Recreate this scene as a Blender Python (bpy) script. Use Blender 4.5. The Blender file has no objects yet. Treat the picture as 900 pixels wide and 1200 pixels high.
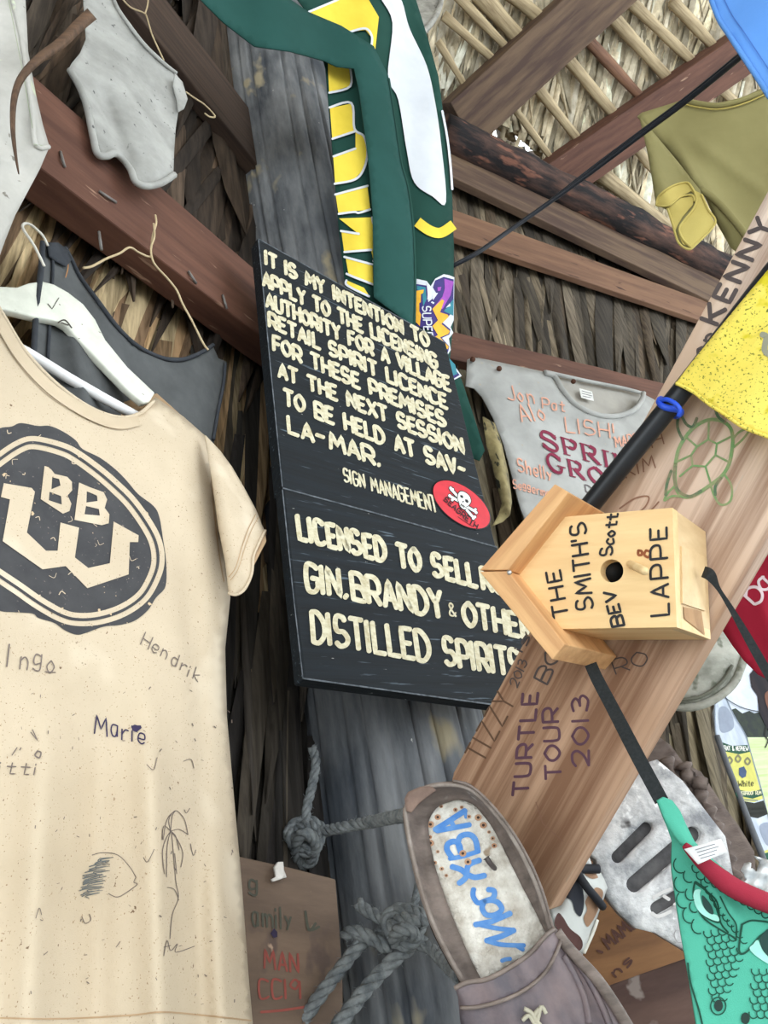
import bpy, bmesh, math, random
import numpy as np
from mathutils import Vector, Matrix, noise
from mathutils.geometry import delaunay_2d_cdt
random.seed(7)
SC = bpy.context.scene
COL = SC.collection

# ------------------------------------------------------------------ camera
FOC = 880.0                                   # focal length in pixels of the 900 x 1200 frame
EYE = Vector((0.0, 0.0, 1.55))
_up = Vector((-267.0, -1284.0, FOC)).normalized()              # world up seen in (right, down, forward)
_fw = (Vector((0, 0, 1)) - _up.z * _up).normalized()           # horizontal forward
_rt = -_up.cross(_fw)                                          # horizontal right
def W(v):                                     # camera (right, down, forward) direction -> world
    return Vector((v.dot(_rt), v.dot(_fw), v.dot(_up)))
def ray(x, y): return W(Vector(((x - 450.0) / FOC, (y - 600.0) / FOC, 1.0)))
def U(x, y, d): return EYE + ray(x, y) * d
def PX(P):                                    # world point -> pixel of the 900 x 1200 frame
    v = P - EYE; r, u, f = v.dot(W(Vector((1, 0, 0)))), v.dot(W(Vector((0, 1, 0)))), v.dot(W(Vector((0, 0, 1))))
    return (450 + FOC * r / f, 600 + FOC * u / f)
cam_d = bpy.data.cameras.new('camera'); cam = bpy.data.objects.new('camera', cam_d); COL.objects.link(cam)
cx, cy, cz = W(Vector((1, 0, 0))), W(Vector((0, -1, 0))), W(Vector((0, 0, -1)))
cam.matrix_world = Matrix(((cx.x, cy.x, cz.x, EYE.x), (cx.y, cy.y, cz.y, EYE.y), (cx.z, cy.z, cz.z, EYE.z), (0, 0, 0, 1)))
cam_d.sensor_fit = 'VERTICAL'; cam_d.sensor_height = 36.0; cam_d.lens = 36.0 * FOC / 1200.0
cam_d.clip_start = 0.02; cam_d.clip_end = 300
SC.camera = cam

# ------------------------------------------------------------------ sky, sun, exposure
wd = bpy.data.worlds.new('overcast_sky'); SC.world = wd; wd.use_nodes = True
bg = wd.node_tree.nodes['Background']
bg.inputs[0].default_value = (0.88, 0.95, 1.0, 1); bg.inputs[1].default_value = 3.9
sun_d = bpy.data.lights.new('sun', 'SUN'); sun = bpy.data.objects.new('sun', sun_d); COL.objects.link(sun)
sun_d.energy = 3.0; sun_d.angle = math.radians(12); sun_d.color = (1.0, 0.97, 0.92)
sun.rotation_euler = (math.radians(30), 0, math.radians(20))
SC.view_settings.view_transform = 'Standard'; SC.view_settings.look = 'None'
SC.view_settings.gamma = 1.0; SC.view_settings.use_curve_mapping = False
SC.view_settings.exposure = 0.12

# ------------------------------------------------------------------ materials
def lin(c):
    r = []
    for v in c[:3]:
        v /= 255.0
        r.append(v / 12.92 if v <= 0.04045 else ((v + 0.055) / 1.055) ** 2.4)
    return (r[0], r[1], r[2], 1.0)
MATS = {}
def mk(name, c1, c2=None, sc=(12, 12, 12), lo=0.35, hi=0.65, rough=0.8, bump=0.25, dist=0.004, specks=(), detail=6.0,
       attr=None, spec=0.3, fine=None, metallic=0.0):
    if name in MATS: return MATS[name]
    m = bpy.data.materials.new(name); m.use_nodes = True; MATS[name] = m
    nt = m.node_tree; N = nt.nodes; L = nt.links
    b = N['Principled BSDF']; b.inputs['Roughness'].default_value = rough; b.inputs['Metallic'].default_value = metallic
    b.inputs['Specular IOR Level'].default_value = spec
    tc = N.new('ShaderNodeTexCoord'); mp = N.new('ShaderNodeMapping'); L.new(tc.outputs['Object'], mp.inputs[0])
    mp.inputs['Scale'].default_value = sc
    no = N.new('ShaderNodeTexNoise'); L.new(mp.outputs[0], no.inputs['Vector'])
    no.inputs['Scale'].default_value = 1.0; no.inputs['Detail'].default_value = detail; no.inputs['Roughness'].default_value = 0.62
    rp = N.new('ShaderNodeValToRGB'); L.new(no.outputs['Fac'], rp.inputs[0])
    c2 = c2 or tuple(v * 0.82 for v in c1)
    rp.color_ramp.elements[0].position = lo; rp.color_ramp.elements[1].position = hi
    rp.color_ramp.elements[0].color = lin(c2); rp.color_ramp.elements[1].color = lin(c1)
    out = rp.outputs['Color']
    if attr:
        at = N.new('ShaderNodeAttribute'); at.attribute_name = attr
        mx = N.new('ShaderNodeMix'); mx.data_type = 'RGBA'; mx.blend_type = 'MULTIPLY'; mx.inputs['Factor'].default_value = 1.0
        L.new(out, mx.inputs['A']); L.new(at.outputs['Color'], mx.inputs['B']); out = mx.outputs['Result']
    for (sc_, col, th, wid, stretch) in specks:
        m2 = N.new('ShaderNodeMapping'); L.new(tc.outputs['Object'], m2.inputs[0]); m2.inputs['Scale'].default_value = stretch
        m2.inputs['Location'].default_value = (sc_ * .013, 1.7, 3.1)
        n2 = N.new('ShaderNodeTexNoise'); L.new(m2.outputs[0], n2.inputs['Vector'])
        n2.inputs['Scale'].default_value = sc_; n2.inputs['Detail'].default_value = 3.0
        r2 = N.new('ShaderNodeMapRange'); L.new(n2.outputs['Fac'], r2.inputs['Value'])
        r2.inputs['From Min'].default_value = th; r2.inputs['From Max'].default_value = th + wid
        mx = N.new('ShaderNodeMix'); mx.data_type = 'RGBA'; L.new(r2.outputs[0], mx.inputs['Factor'])
        L.new(out, mx.inputs['A']); mx.inputs['B'].default_value = lin(col); out = mx.outputs['Result']
    L.new(out, b.inputs['Base Color'])
    if bump:
        h = no.outputs['Fac']
        if fine:
            n3 = N.new('ShaderNodeTexNoise'); L.new(tc.outputs['Object'], n3.inputs['Vector']); n3.inputs['Scale'].default_value = fine
            ad = N.new('ShaderNodeMath'); ad.operation = 'ADD'; L.new(h, ad.inputs[0]); L.new(n3.outputs['Fac'], ad.inputs[1]); h = ad.outputs[0]
        bp = N.new('ShaderNodeBump'); bp.inputs['Strength'].default_value = bump; bp.inputs['Distance'].default_value = dist
        L.new(h, bp.inputs['Height']); L.new(bp.outputs[0], b.inputs['Normal'])
    return m
def wood(name, c1, c2, rough=0.75, bump=0.35, sx=2.0, sy=55.0, lo=0.35, hi=0.65, specks=(), **k):
    return mk(name, c1, c2, (sx, sy, sy), lo, hi, rough, bump, 0.004, specks, **k)
def cloth_m(name, c1, c2=None, specks=(), sc=9, lo=.3, hi=.7, rough=0.9, **k):
    return mk(name, c1, c2 or tuple(v * .9 for v in c1), (sc, sc, sc), lo, hi, rough, 0.18, 0.002, specks, fine=900, spec=.15, **k)
def flat_m(name, c, rough=0.7, var=.9): return mk(name, c, tuple(v * var for v in c), (30, 30, 30), rough=rough, bump=0)

# ------------------------------------------------------------------ objects
FRAMES = {}
def link(o, parent, frame):
    COL.objects.link(o)
    if parent is not None:
        o.parent = parent; o.matrix_basis = FRAMES[parent.name].inverted() @ frame
    else: o.matrix_basis = frame
    FRAMES[o.name] = frame
    return o
def tag(o, label=None, cat=None, group=None, kind=None):
    if label: o['label'] = label
    if cat: o['category'] = cat
    if group: o['group'] = group
    if kind: o['kind'] = kind
    return o
def thing(name, loc, label, cat, group=None):
    o = bpy.data.objects.new(name, None); o.empty_display_size = 0.03
    link(o, None, Matrix.Translation(loc)); return tag(o, label, cat, group)
def frame_at(p, x=None, n=None):
    if x is None: return Matrix.Translation(p)
    x = x.normalized(); n = (n - n.dot(x) * x).normalized(); y = n.cross(x)
    return Matrix(((x.x, y.x, n.x, p.x), (x.y, y.y, n.y, p.y), (x.z, y.z, n.z, p.z), (0, 0, 0, 1)))
def mobj(name, vs, fs, mat, parent=None, frame=None, smooth=True, solid=0.0, bevel=0.0, cols=None, sub=0, flip_to=None):
    me = bpy.data.meshes.new(name)
    if frame is None:
        c = sum((Vector(v) for v in vs), Vector()) / max(1, len(vs)); frame = Matrix.Translation(c)
    inv = frame.inverted()
    me.from_pydata([inv @ Vector(v) for v in vs], [], fs); me.update()
    if flip_to is not None and len(me.polygons):
        nl = frame.to_3x3().inverted() @ flip_to
        if sum(p.normal.dot(nl) * p.area for p in me.polygons) < 0: me.flip_normals()
    if cols:
        a = me.color_attributes.new('Col', 'FLOAT_COLOR', 'POINT')
        a.data.foreach_set('color', [x for c in cols for x in (c[0], c[1], c[2], 1.0)])
    if smooth: me.polygons.foreach_set('use_smooth', [True] * len(me.polygons))
    me.materials.append(mat)
    o = bpy.data.objects.new(name, me); link(o, parent, frame)
    if solid:
        s = o.modifiers.new('thickness', 'SOLIDIFY'); s.thickness = solid; s.offset = -1
    if bevel:
        b = o.modifiers.new('bevel', 'BEVEL'); b.width = bevel; b.segments = 2; b.limit_method = 'ANGLE'
    if sub:
        s = o.modifiers.new('sub', 'SUBSURF'); s.levels = sub; s.render_levels = sub
    return o

# ------------------------------------------------------------------ surfaces
HR, HF, UPW = Vector((1, 0, 0)), Vector((0, 1, 0)), Vector((0, 0, 1))
def vn(yaw):                                  # normal of an upright surface; yaw > 0: its right side runs away from us
    a = math.radians(yaw); return -HF * math.cos(a) + HR * math.sin(a)
class Surf:
    def __init__(s, p, n, fold=None):
        s.p, s.n, s.fold = Vector(p), Vector(n).normalized(), fold
    def base(s, x, y):
        r = ray(x, y); return EYE + r * ((s.p - EYE).dot(s.n) / r.dot(s.n))
    def __call__(s, x, y, off=0.0):
        r = ray(x, y); h = off + (s.fold(x, y) if s.fold else 0.0)
        return EYE + r * (((s.p - EYE).dot(s.n) + h) / r.dot(s.n))
    def shift(s, d, fold=None): return Surf(s.p + s.n * d, s.n, fold or s.fold)
    def depth(s, x, y): return (s.base(x, y) - EYE).length / ray(x, y).length
def vsurf(x, y, d, yaw, fold=None, lean=0.0):
    n = vn(yaw); n = (n * math.cos(math.radians(lean)) - UPW * math.sin(math.radians(lean)))
    return Surf(U(x, y, d), n, fold)
def surf3(a, b, c, fold=None):
    A, B, C = U(*a), U(*b), U(*c); n = (B - A).cross(C - A).normalized()
    if n.dot(EYE - A) < 0: n = -n
    return Surf(A, n, fold)

def inside(pts, poly):
    x, y = pts[:, 0], pts[:, 1]; r = np.zeros(len(pts), bool); n = len(poly)
    for i in range(n):
        x0, y0 = poly[i]; x1, y1 = poly[(i + 1) % n]
        c = ((y0 > y) != (y1 > y))
        with np.errstate(divide='ignore', invalid='ignore'):
            r ^= c & (x < (x1 - x0) * (y - y0) / ((y1 - y0) or 1e-9) + x0)
    return r
def pdist(pts, poly, closed=True):
    d = np.full(len(pts), 1e9); n = len(poly)
    for i in range(n if closed else n - 1):
        a = np.array(poly[i][:2], float); b = np.array(poly[(i + 1) % n][:2], float); ab = b - a; q = max(ab @ ab, 1e-9)
        t = np.clip(((pts - a) @ ab) / q, 0, 1); d = np.minimum(d, np.hypot(*((pts - a) - t[:, None] * ab).T))
    return d
def crom(pts, closed=False, k=5):
    n = len(pts); out = []
    if n < 3: return [tuple(p[:2]) for p in pts]
    for i in range(n if closed else n - 1):
        g = (lambda j: pts[j % n]) if closed else (lambda j: pts[min(max(j, 0), n - 1)])
        p0, p1, p2, p3 = (np.array(g(i + j)[:2], float) for j in (-1, 0, 1, 2))
        for s in range(k):
            t = s / k
            out.append(tuple(0.5 * (2 * p1 + (p2 - p0) * t + (2 * p0 - 5 * p1 + 4 * p2 - p3) * t * t + (3 * p1 - p0 - 3 * p2 + p3) * t ** 3)))
    if not closed: out.append(tuple(pts[-1][:2]))
    return out
def resample(pts, step, closed=False):
    out = []; n = len(pts)
    for i in range(n if closed else n - 1):
        a, b = pts[i], pts[(i + 1) % n]; L = math.hypot(b[0] - a[0], b[1] - a[1]); k = max(1, int(math.ceil(L / step)))
        for j in range(k): out.append((a[0] + (b[0] - a[0]) * j / k, a[1] + (b[1] - a[1]) * j / k))
    if not closed: out.append(tuple(pts[-1][:2]))
    return out
def tri(poly, step, holes=()):
    loops = [resample(poly, step, True)] + [resample(h, min(step, 6), True) for h in holes]
    vs, es = [], []
    for l in loops:
        k = len(vs); vs += l; es += [(k + i, k + (i + 1) % len(l)) for i in range(len(l))]
    P = np.array(loops[0]); x0, y0 = P.min(0); x1, y1 = P.max(0)
    g = [(x0 + step * (i + (0.5 if j % 2 else 0)), y0 + step * .87 * j) for j in range(int((y1 - y0) / (step * .87)) + 2) for i in range(int((x1 - x0) / step) + 2)]
    g = np.array(g); ok = inside(g, loops[0]) & (pdist(g, loops[0]) > step * .45)
    for h in loops[1:]: ok &= ~inside(g, h) & (pdist(g, h) > step * .45)
    vs = [Vector(v) for v in vs] + [Vector(v) for v in g[ok].tolist()]
    v2, _, f2, *_ = delaunay_2d_cdt(vs, es, [], 0, 1e-4)
    V = np.array([(v.x, v.y) for v in v2]); F = [f for f in f2]
    C = np.array([V[list(f)].mean(0) for f in F]); keep = inside(C, loops[0])
    T = np.array([[V[f[0]], V[f[1]], V[f[2]]] for f in F]); d1, d2 = T[:, 1] - T[:, 0], T[:, 2] - T[:, 0]
    keep &= np.abs(d1[:, 0] * d2[:, 1] - d1[:, 1] * d2[:, 0]) > .05
    for h in loops[1:]: keep &= ~inside(C, h)
    F = [f for f, k in zip(F, keep) if k]
    used = sorted({i for f in F for i in f}); mp = {u: i for i, u in enumerate(used)}
    return V[used].tolist(), [tuple(mp[i] for i in f) for f in F]
def sheet(name, poly, S, mat, parent=None, off=0.0, step=9, th=0.0, holes=(), curve=False, along=None, smooth=True, bevel=0.0):
    """a sheet of real thickness lying in the surface S, its outline given in the photograph's pixels"""
    if curve: poly = crom(poly, True)
    V, F = tri(poly, step, holes)
    vs = [S(x, y, off) for x, y in V]
    c = S.base(*np.mean(np.array(poly), 0)); fr = None
    if along: fr = frame_at(c, S.base(*along[1]) - S.base(*along[0]), S.n)
    return mobj(name, vs, F, mat, parent, fr or Matrix.Translation(c), smooth, th, bevel, flip_to=S.n)
def prints(name, polys, S, mat, parent, off=0.0008, step=7, curve=False):
    vs, fs = [], []
    for p in polys:
        h = ()
        if isinstance(p, tuple) and len(p) == 2 and isinstance(p[0], list): p, h = p
        if curve: p = crom(p, True)
        V, F = tri(p, step, h); k = len(vs)
        vs += [S(x, y, off) for x, y in V]; fs += [tuple(i + k for i in f) for f in F]
    return mobj(name, vs, fs, mat, parent, None, flip_to=S.n)
def strokes(name, sts, S, mat, parent, off=0.001, step=4, rnd=True):
    """painted or inked strokes on the surface S: list of (points, width in pixels or (w0, w1))"""
    vs, fs = [], []
    for i_, (pts, w) in enumerate(sts):
        if len(pts) < 2: continue
        w0, w1 = (w, w) if not isinstance(w, tuple) else w
        p = [q for j, q in enumerate(pts) if j == 0 or math.hypot(q[0] - pts[j - 1][0], q[1] - pts[j - 1][1]) > 1e-3]
        if len(p) < 2: continue
        p = np.array(resample(p, step)); n = len(p)
        t = np.gradient(p, axis=0); t /= np.maximum(np.linalg.norm(t, axis=1), 1e-9)[:, None]
        nr = np.stack([-t[:, 1], t[:, 0]], 1); ww = np.linspace(w0, w1, n) / 2
        rows = [(p[i] + nr[i] * ww[i], p[i], p[i] - nr[i] * ww[i]) for i in range(n)]
        if rnd:
            a, b = p[0] - t[0] * ww[0] * .75, p[-1] + t[-1] * ww[-1] * .75
            a1, b1 = p[0] - t[0] * ww[0] * .45, p[-1] + t[-1] * ww[-1] * .45
            rows = [(a + nr[0] * ww[0] * .3, a, a - nr[0] * ww[0] * .3), (a1 + nr[0] * ww[0] * .8, a1, a1 - nr[0] * ww[0] * .8)] + rows + \
                   [(b1 + nr[-1] * ww[-1] * .8, b1, b1 - nr[-1] * ww[-1] * .8), (b + nr[-1] * ww[-1] * .3, b, b - nr[-1] * ww[-1] * .3)]
        k = len(vs); e = off + (i_ % 7) * 0.00002
        for r in rows: vs += [S(q[0], q[1], e) for q in r]
        for i in range(len(rows) - 1):
            for j in (0, 1): fs.append((k + 3 * i + j, k + 3 * i + j + 1, k + 3 * i + j + 4, k + 3 * i + j + 3))
    return mobj(name, vs, fs, mat, parent, None, flip_to=S.n)

# ------------------------------------------------------------------ hand lettering: two hex digits per point (x, y), ~ curved, ^ thin
FONT = {
'A': (6, '00 3A 60;13 53'), 'B': (6, '00 0A;~0A 4A 68 65 05;~05 45 63 60 00'), 'C': (6, '~69 4A 1A 07 03 10 40 61'), 'D': (6, '00 0A;~0A 3A 67 63 30 00'),
'E': (5, '5A 0A 00 50;05 45'), 'F': (5, '5A 0A 00;05 45'), 'G': (6, '~69 4A 1A 07 03 10 40 62;62 65 35'), 'H': (6, '00 0A;60 6A;05 65'), 'I': (1, '0A 00'),
'J': (5, '~5A 52 30 01'), 'K': (6, '00 0A;6A 04;25 60'), 'L': (5, '0A 00 50'), 'M': (8, '00 1A 43 7A 80'), 'N': (6, '00 0A 60 6A'),
'O': (6, '~3A 07 03 30 63 67 3A'), 'P': (6, '00 0A;~0A 4A 68 65 44 04'), 'Q': (6, '~3A 07 03 30 63 67 3A;43 70'), 'R': (6, '00 0A;~0A 4A 68 65 44 04;34 60'),
'S': (6, '~59 4A 1A 07 15 45 63 51 20 01'), 'T': (6, '0A 6A;3A 30'), 'U': (6, '~0A 03 10 50 63 6A'), 'V': (6, '0A 30 6A'), 'W': (9, '0A 20 46 70 9A'),
'X': (6, '00 6A;0A 60'), 'Y': (6, '0A 35 6A;35 30'), 'Z': (6, '0A 6A 00 60'), '0': (6, '~3A 07 03 30 63 67 3A'), '1': (1, '0A 00'), '2': (6, '~08 2A 5A 67 43 00;00 60'),
'3': (6, '~09 3A 58 46 25;~25 55 63 40 01'), '5': (6, '5A 1A 06;~06 36 64 51 20 01'), '7': (6, '0A 6A 20'), '9': (6, '~68 3A 07 35 57 69;69 60'),
'-': (5, '05 45'), '.': (1, '00 01'), ',': (2, '~11 00'), "'": (1, '0A 07'), '&': (6, '~60 17 2A 48 13 10 40 63'), '/': (4, '00 4A'), '!': (1, '0A 04;01 00'),
'a': (5, '~46 16 03 10 30 44;46 40'), 'b': (5, '0A 00;~03 16 46 43 30 01'), 'c': (4, '~45 26 03 10 41'), 'd': (5, '~46 16 03 10 30 43;4A 40'), 'e': (5, '~03 43 46 16 02 20 41'),
'f': (4, '~4A 2A 27 20;06 36'), 'g': (5, '~47 18 05 13 44;~48 41 20 01'), 'h': (5, '0A 00;~03 26 45 40'), 'i': (1, '06 00;08 09'), 'k': (5, '0A 00;46 03 40'), 'l': (1, '0A 00'),
'm': (7, '06 00;~04 26 34 30;~34 56 74 70'), 'n': (5, '06 00;~04 26 44 40'), 'o': (5, '~26 03 20 43 26'), 'p': (5, '06 00;~05 36 43 21 02'), 'q': (5, '~46 16 03 10 43;46 40 50'), 'r': (4, '06 00;~03 26 46'),
's': (4, '~46 16 04 43 31 00'), 't': (4, '29 20 40;06 46'), 'u': (5, '~06 01 20 42;46 40'), 'v': (5, '06 20 46'), 'w': (7, '06 20 34 50 76'), 'y': (5, '06 23;46 10'), 'z': (5, '06 46 00 40'), ' ': (4, '')}
SERIF = {
'S': (7, '~68 4A 1A 07 16 45 63 50 20 02;^67 6A;^03 00'), 'P': (7, '10 1A;^00 30;^0A 4A;~4A 69 67 55 35;^35 15'), 'R': (8, '10 1A;^00 30;^0A 4A;~4A 69 67 55 35;^35 15;35 70;^70 80'),
'I': (3, '10 1A;^00 30;^0A 3A'), 'N': (8, '^10 1A;1A 70;^70 7A;^00 20;^5A 8A;^0A 1A'), 'G': (8, '~68 4A 2A 07 03 20 50 63;63 64;^44 84;^67 6A'),
'O': (8, '~4A 17 13 40 73 77 4A'), 'V': (8, '1A 40;^40 7A;^0A 3A;^6A 8A'), 'E': (7, '10 1A;^0A 6A 67;^00 60 63;^15 45'), ' ': (4, ''), 'D': (8, '10 1A;^0A 3A;~3A 67 63 30;^00 30'), 'r': (4, '06 00;~03 26 46')}
def text(txt, p0, p1, u0, u1=None, w=3.0, gap=2.4, font=FONT, jit=0.0, narrow=None, thin=.35):
    u1 = u1 or u0; tot = sum(font.get(c, FONT.get(c, (4, '')))[0] + gap for c in txt) - gap; x = 0.0; out = []
    for c in txt:
        gw, d = font.get(c, FONT.get(c, (4, '')))
        jx, jy = random.uniform(-jit, jit), random.uniform(-jit, jit)
        for s in [q for q in d.split(';') if q]:
            sm, th = s[0] == '~', s[0] == '^'
            pts = [(int(q[0], 16), int(q[1], 16)) for q in s.lstrip('~^').split()]
            if sm: pts = crom(pts, pts[0] == pts[-1] and False)
            line = []
            for a, b in pts:
                t = (x + a + jx) / tot; v = (b + jy) / 10.0
                if w > 3: sh = w / max(8.0, math.hypot(*u0)); v = v * (1 - sh) + sh * .5
                line.append((p0[0] + (p1[0] - p0[0]) * t + (u0[0] + (u1[0] - u0[0]) * t) * v, p0[1] + (p1[1] - p0[1]) * t + (u0[1] + (u1[1] - u0[1]) * t) * v))
            out.append((line, w * (thin if th else 1.0)))
        x += gw + gap
    return out

# ------------------------------------------------------------------ solids
def tube(path, r, n=10, cap=True):
    path = [Vector(p) for p in path]; rs = r if isinstance(r, (list, tuple)) else [r] * len(path)
    vs, fs = [], []; t0 = (path[1] - path[0]).normalized(); a = t0.orthogonal().normalized()
    for i, p in enumerate(path):
        t = (path[min(i + 1, len(path) - 1)] - path[max(i - 1, 0)]).normalized(); a = (a - a.dot(t) * t).normalized(); b = t.cross(a)
        vs += [p + (a * math.cos(2 * math.pi * k / n) + b * math.sin(2 * math.pi * k / n)) * rs[i] for k in range(n)]
    for i in range(len(path) - 1):
        for k in range(n): fs.append((i * n + k, i * n + (k + 1) % n, (i + 1) * n + (k + 1) % n, (i + 1) * n + k))
    if cap: fs.append(tuple(range(n))[::-1]); fs.append(tuple((len(path) - 1) * n + k for k in range(n)))
    return vs, fs
def join(*ms):
    vs, fs = [], []
    for v, f in ms:
        k = len(vs); vs += v; fs += [tuple(i + k for i in q) for q in f]
    return vs, fs
def curve3(pts, k=6):
    n = len(pts); P = [Vector(p) for p in pts]; out = []
    for i in range(n - 1):
        p0, p1, p2, p3 = P[max(i - 1, 0)], P[i], P[i + 1], P[min(i + 2, n - 1)]
        for s in range(k):
            t = s / k; out.append(0.5 * (2 * p1 + (p2 - p0) * t + (2 * p0 - 5 * p1 + 4 * p2 - p3) * t * t + (3 * p1 - p0 - 3 * p2 + p3) * t ** 3))
    return out + [P[-1]]
def rope(path, r, k=8, hair=60, pitch=5.5):
    P = curve3(path, k); L = [0.0]
    for a, b in zip(P, P[1:]): L.append(L[-1] + (b - a).length)
    m = max(12, int(L[-1] / (r * .5))); Q = []; j = 0
    for i in range(m + 1):
        s = L[-1] * i / m
        while j < len(P) - 2 and L[j + 1] < s: j += 1
        Q.append(P[j].lerp(P[j + 1], (s - L[j]) / max(1e-9, L[j + 1] - L[j])))
    ms = []; a = (Q[1] - Q[0]).orthogonal().normalized(); fr = []
    for i in range(m + 1):
        t = (Q[min(i + 1, m)] - Q[max(i - 1, 0)]).normalized(); a = (a - a.dot(t) * t).normalized(); fr.append((a.copy(), t.cross(a)))
    for s in range(3):
        pts = []
        for i, q in enumerate(Q):
            w = 2 * math.pi * (s / 3 + L[-1] * i / m / (pitch * r)); pts.append(q + (fr[i][0] * math.cos(w) + fr[i][1] * math.sin(w)) * r * .5)
        ms.append(tube(pts, r * .56, 7))
    for _ in range(hair):
        i = random.randrange(m); w = random.uniform(0, 6.28); d = fr[i][0] * math.cos(w) + fr[i][1] * math.sin(w)
        t = Q[i + 1] - Q[i]; p = Q[i] + d * r * .9; q = p + (d * random.uniform(.2, .7) + t.normalized() * random.uniform(-.6, .6)) * r
        ms.append(tube([p, q], [.0005, .0002], 3))
    return join(*ms)
def box_beam(P, Q, w, t, n, cuts=14, rough=0.002, seed=0):
    """a sawn timber from P to Q, face towards n, with slightly uneven edges; returns verts, faces, frame"""
    x = (Q - P); L = x.length; x.normalize(); n = (n - n.dot(x) * x).normalized(); y = n.cross(x); vs, fs = [], []
    for i in range(cuts + 1):
        c = P + x * (L * i / cuts)
        for k, (a, b) in enumerate(((-.5, -.5), (.5, -.5), (.5, .5), (-.5, .5))):
            j = noise.noise_vector(Vector((i * .7 + seed, k * 3.1, seed * 1.7))) * rough
            vs.append(c + y * (a * w) + n * (b * t) + j)
    for i in range(cuts):
        for k in range(4): fs.append((4 * i + k, 4 * i + (k + 1) % 4, 4 * i + 4 + (k + 1) % 4, 4 * i + 4 + k))
    fs += [(3, 2, 1, 0), (4 * cuts, 4 * cuts + 1, 4 * cuts + 2, 4 * cuts + 3)]
    return vs, fs, frame_at((P + Q) / 2, x, n)
def beam(name, a, b, wpx, S, t, mat, label, cat, off=0.0, group=None, parent=None, ext=(0, 0), seed=0, bevel=.004):
    P, Q = S(*a, off), S(*b, off); d = Q - P; P = P - d * ext[0]; Q = Q + d * ext[1]
    m = ((a[0] + b[0]) / 2, (a[1] + b[1]) / 2); dx, dy = b[0] - a[0], b[1] - a[1]; l = math.hypot(dx, dy); nx, ny = -dy / l, dx / l
    w = (S.base(m[0] + nx * wpx / 2, m[1] + ny * wpx / 2) - S.base(m[0] - nx * wpx / 2, m[1] - ny * wpx / 2))
    w = (w - w.dot(d.normalized()) * d.normalized()).length
    v, f, fr = box_beam(P, Q, w, t, S.n, seed=seed)
    o = mobj(name, v, f, mat, parent, fr, False, 0, bevel)
    return tag(o, label, cat, group) if parent is None else o
def blades(name, S, poly, count, dirs, length, width, pal, offr, mat, seed=1, bend=.25, parent=None, lift=0.0, gaps=()):
    """dried palm leaflets hung in layers over the surface S; dirs(x, y) is the run of a leaflet in degrees, 90 = down the picture"""
    rnd = random.Random(seed); P = np.array(poly, float); x0, y0 = P.min(0); x1, y1 = P.max(0); vs, fs, cs = [], [], []
    n = 0
    while n < count:
        x, y = rnd.uniform(x0, x1), rnd.uniform(y0, y1)
        if not inside(np.array([[x, y]]), poly)[0]: continue
        n += 1
        a = math.radians(dirs(x, y, rnd)); L = rnd.uniform(*length); w = rnd.uniform(*width); o0 = rnd.uniform(*offr); o1 = o0 + rnd.uniform(-.02, .02) + lift
        c = rnd.choice(pal); g = rnd.uniform(.75, 1.2); c = lin(tuple(min(255, v * g) for v in c)); bd = rnd.uniform(-bend, bend); tw = rnd.uniform(-.6, .6)
        k = len(vs); m = 6
        for i in range(m):
            t = i / (m - 1); aa = a + bd * (t - .3); px, py = x + math.cos(aa) * L * (t - .5), y + math.sin(aa) * L * (t - .5)
            ww = w * (0.55 + .9 * t - 1.1 * t * t) * (1.0 if i < m - 1 else .25); nx, ny = -math.sin(aa), math.cos(aa); o = o0 + (o1 - o0) * t
            for s in (-1, 0, 1):
                vs.append(S(px + nx * ww * s * .5, py + ny * ww * s * .5, o + (.008 if s == 0 else 0) + s * tw * .012)); cs.append(c)
        for i in range(m - 1):
            for j in (0, 1): fs.append((k + 3 * i + j, k + 3 * i + j + 1, k + 3 * i + j + 4, k + 3 * i + j + 3))
    if gaps:                                  # leave the chinks in the thatch open
        C = np.array([PX((vs[f[0]] + vs[f[2]]) / 2) for f in fs]); bad = np.zeros(len(fs), bool)
        for g in gaps: bad |= inside(C, g) | (pdist(C, g) < 9)
        fs = [f for f, b_ in zip(fs, bad) if not b_]
    return mobj(name, vs, fs, mat, parent, None, True, cols=cs)
# ================================================================== the hut: planes of the walls and roof
AX = U(458, 850, 1.5)                                   # a point on the axis of the corner post
CORNER = AX + HF * 0.24
WL, WR = Surf(CORNER, vn(64)), Surf(CORNER, vn(35.5))
TL = HR * math.cos(math.radians(64)) + HF * math.sin(math.radians(64))
TR = HR * math.cos(math.radians(35.5)) + HF * math.sin(math.radians(35.5))
EAVE = WR(700, 240, 0.10)
ZE = EAVE.z
slope = (WR.n * math.cos(math.radians(32)) + UPW * math.sin(math.radians(32)))
RN = TR.cross(slope).normalized()
if RN.z > 0: RN = -RN
ROOF = Surf(EAVE, RN)
sand = mk('sand', (200, 201, 198), (172, 172, 168), (6, 6, 6), bump=.3, rough=.95)
dark_reed = mk('shadowy_thatch', (62, 50, 36), (30, 24, 18), (30, 30, 3), rough=.95)  # dark backing colour puts in the shade between the leaves
light_reed = mk('roof_thatch_core', (170, 154, 126), (120, 104, 80), (25, 25, 25), rough=.95)
def quad(name, pts, mat, th=0.06):
    o = mobj(name, pts, [(0, 1, 2, 3)], mat, None, None, False); s = o.modifiers.new('t', 'SOLIDIFY'); s.thickness = th; s.offset = 0
    return tag(o, kind='structure')
C0 = Vector((CORNER.x, CORNER.y, 0)); Z = UPW
o0 = -WL.n * .14; o1 = -WR.n * .14
def wall(name, pts, S, holes):
    o = sheet(name, [PX(p) for p in pts], S, dark_reed, None, 0, 90, .05, holes=holes, smooth=False); return tag(o, kind='structure')
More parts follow.
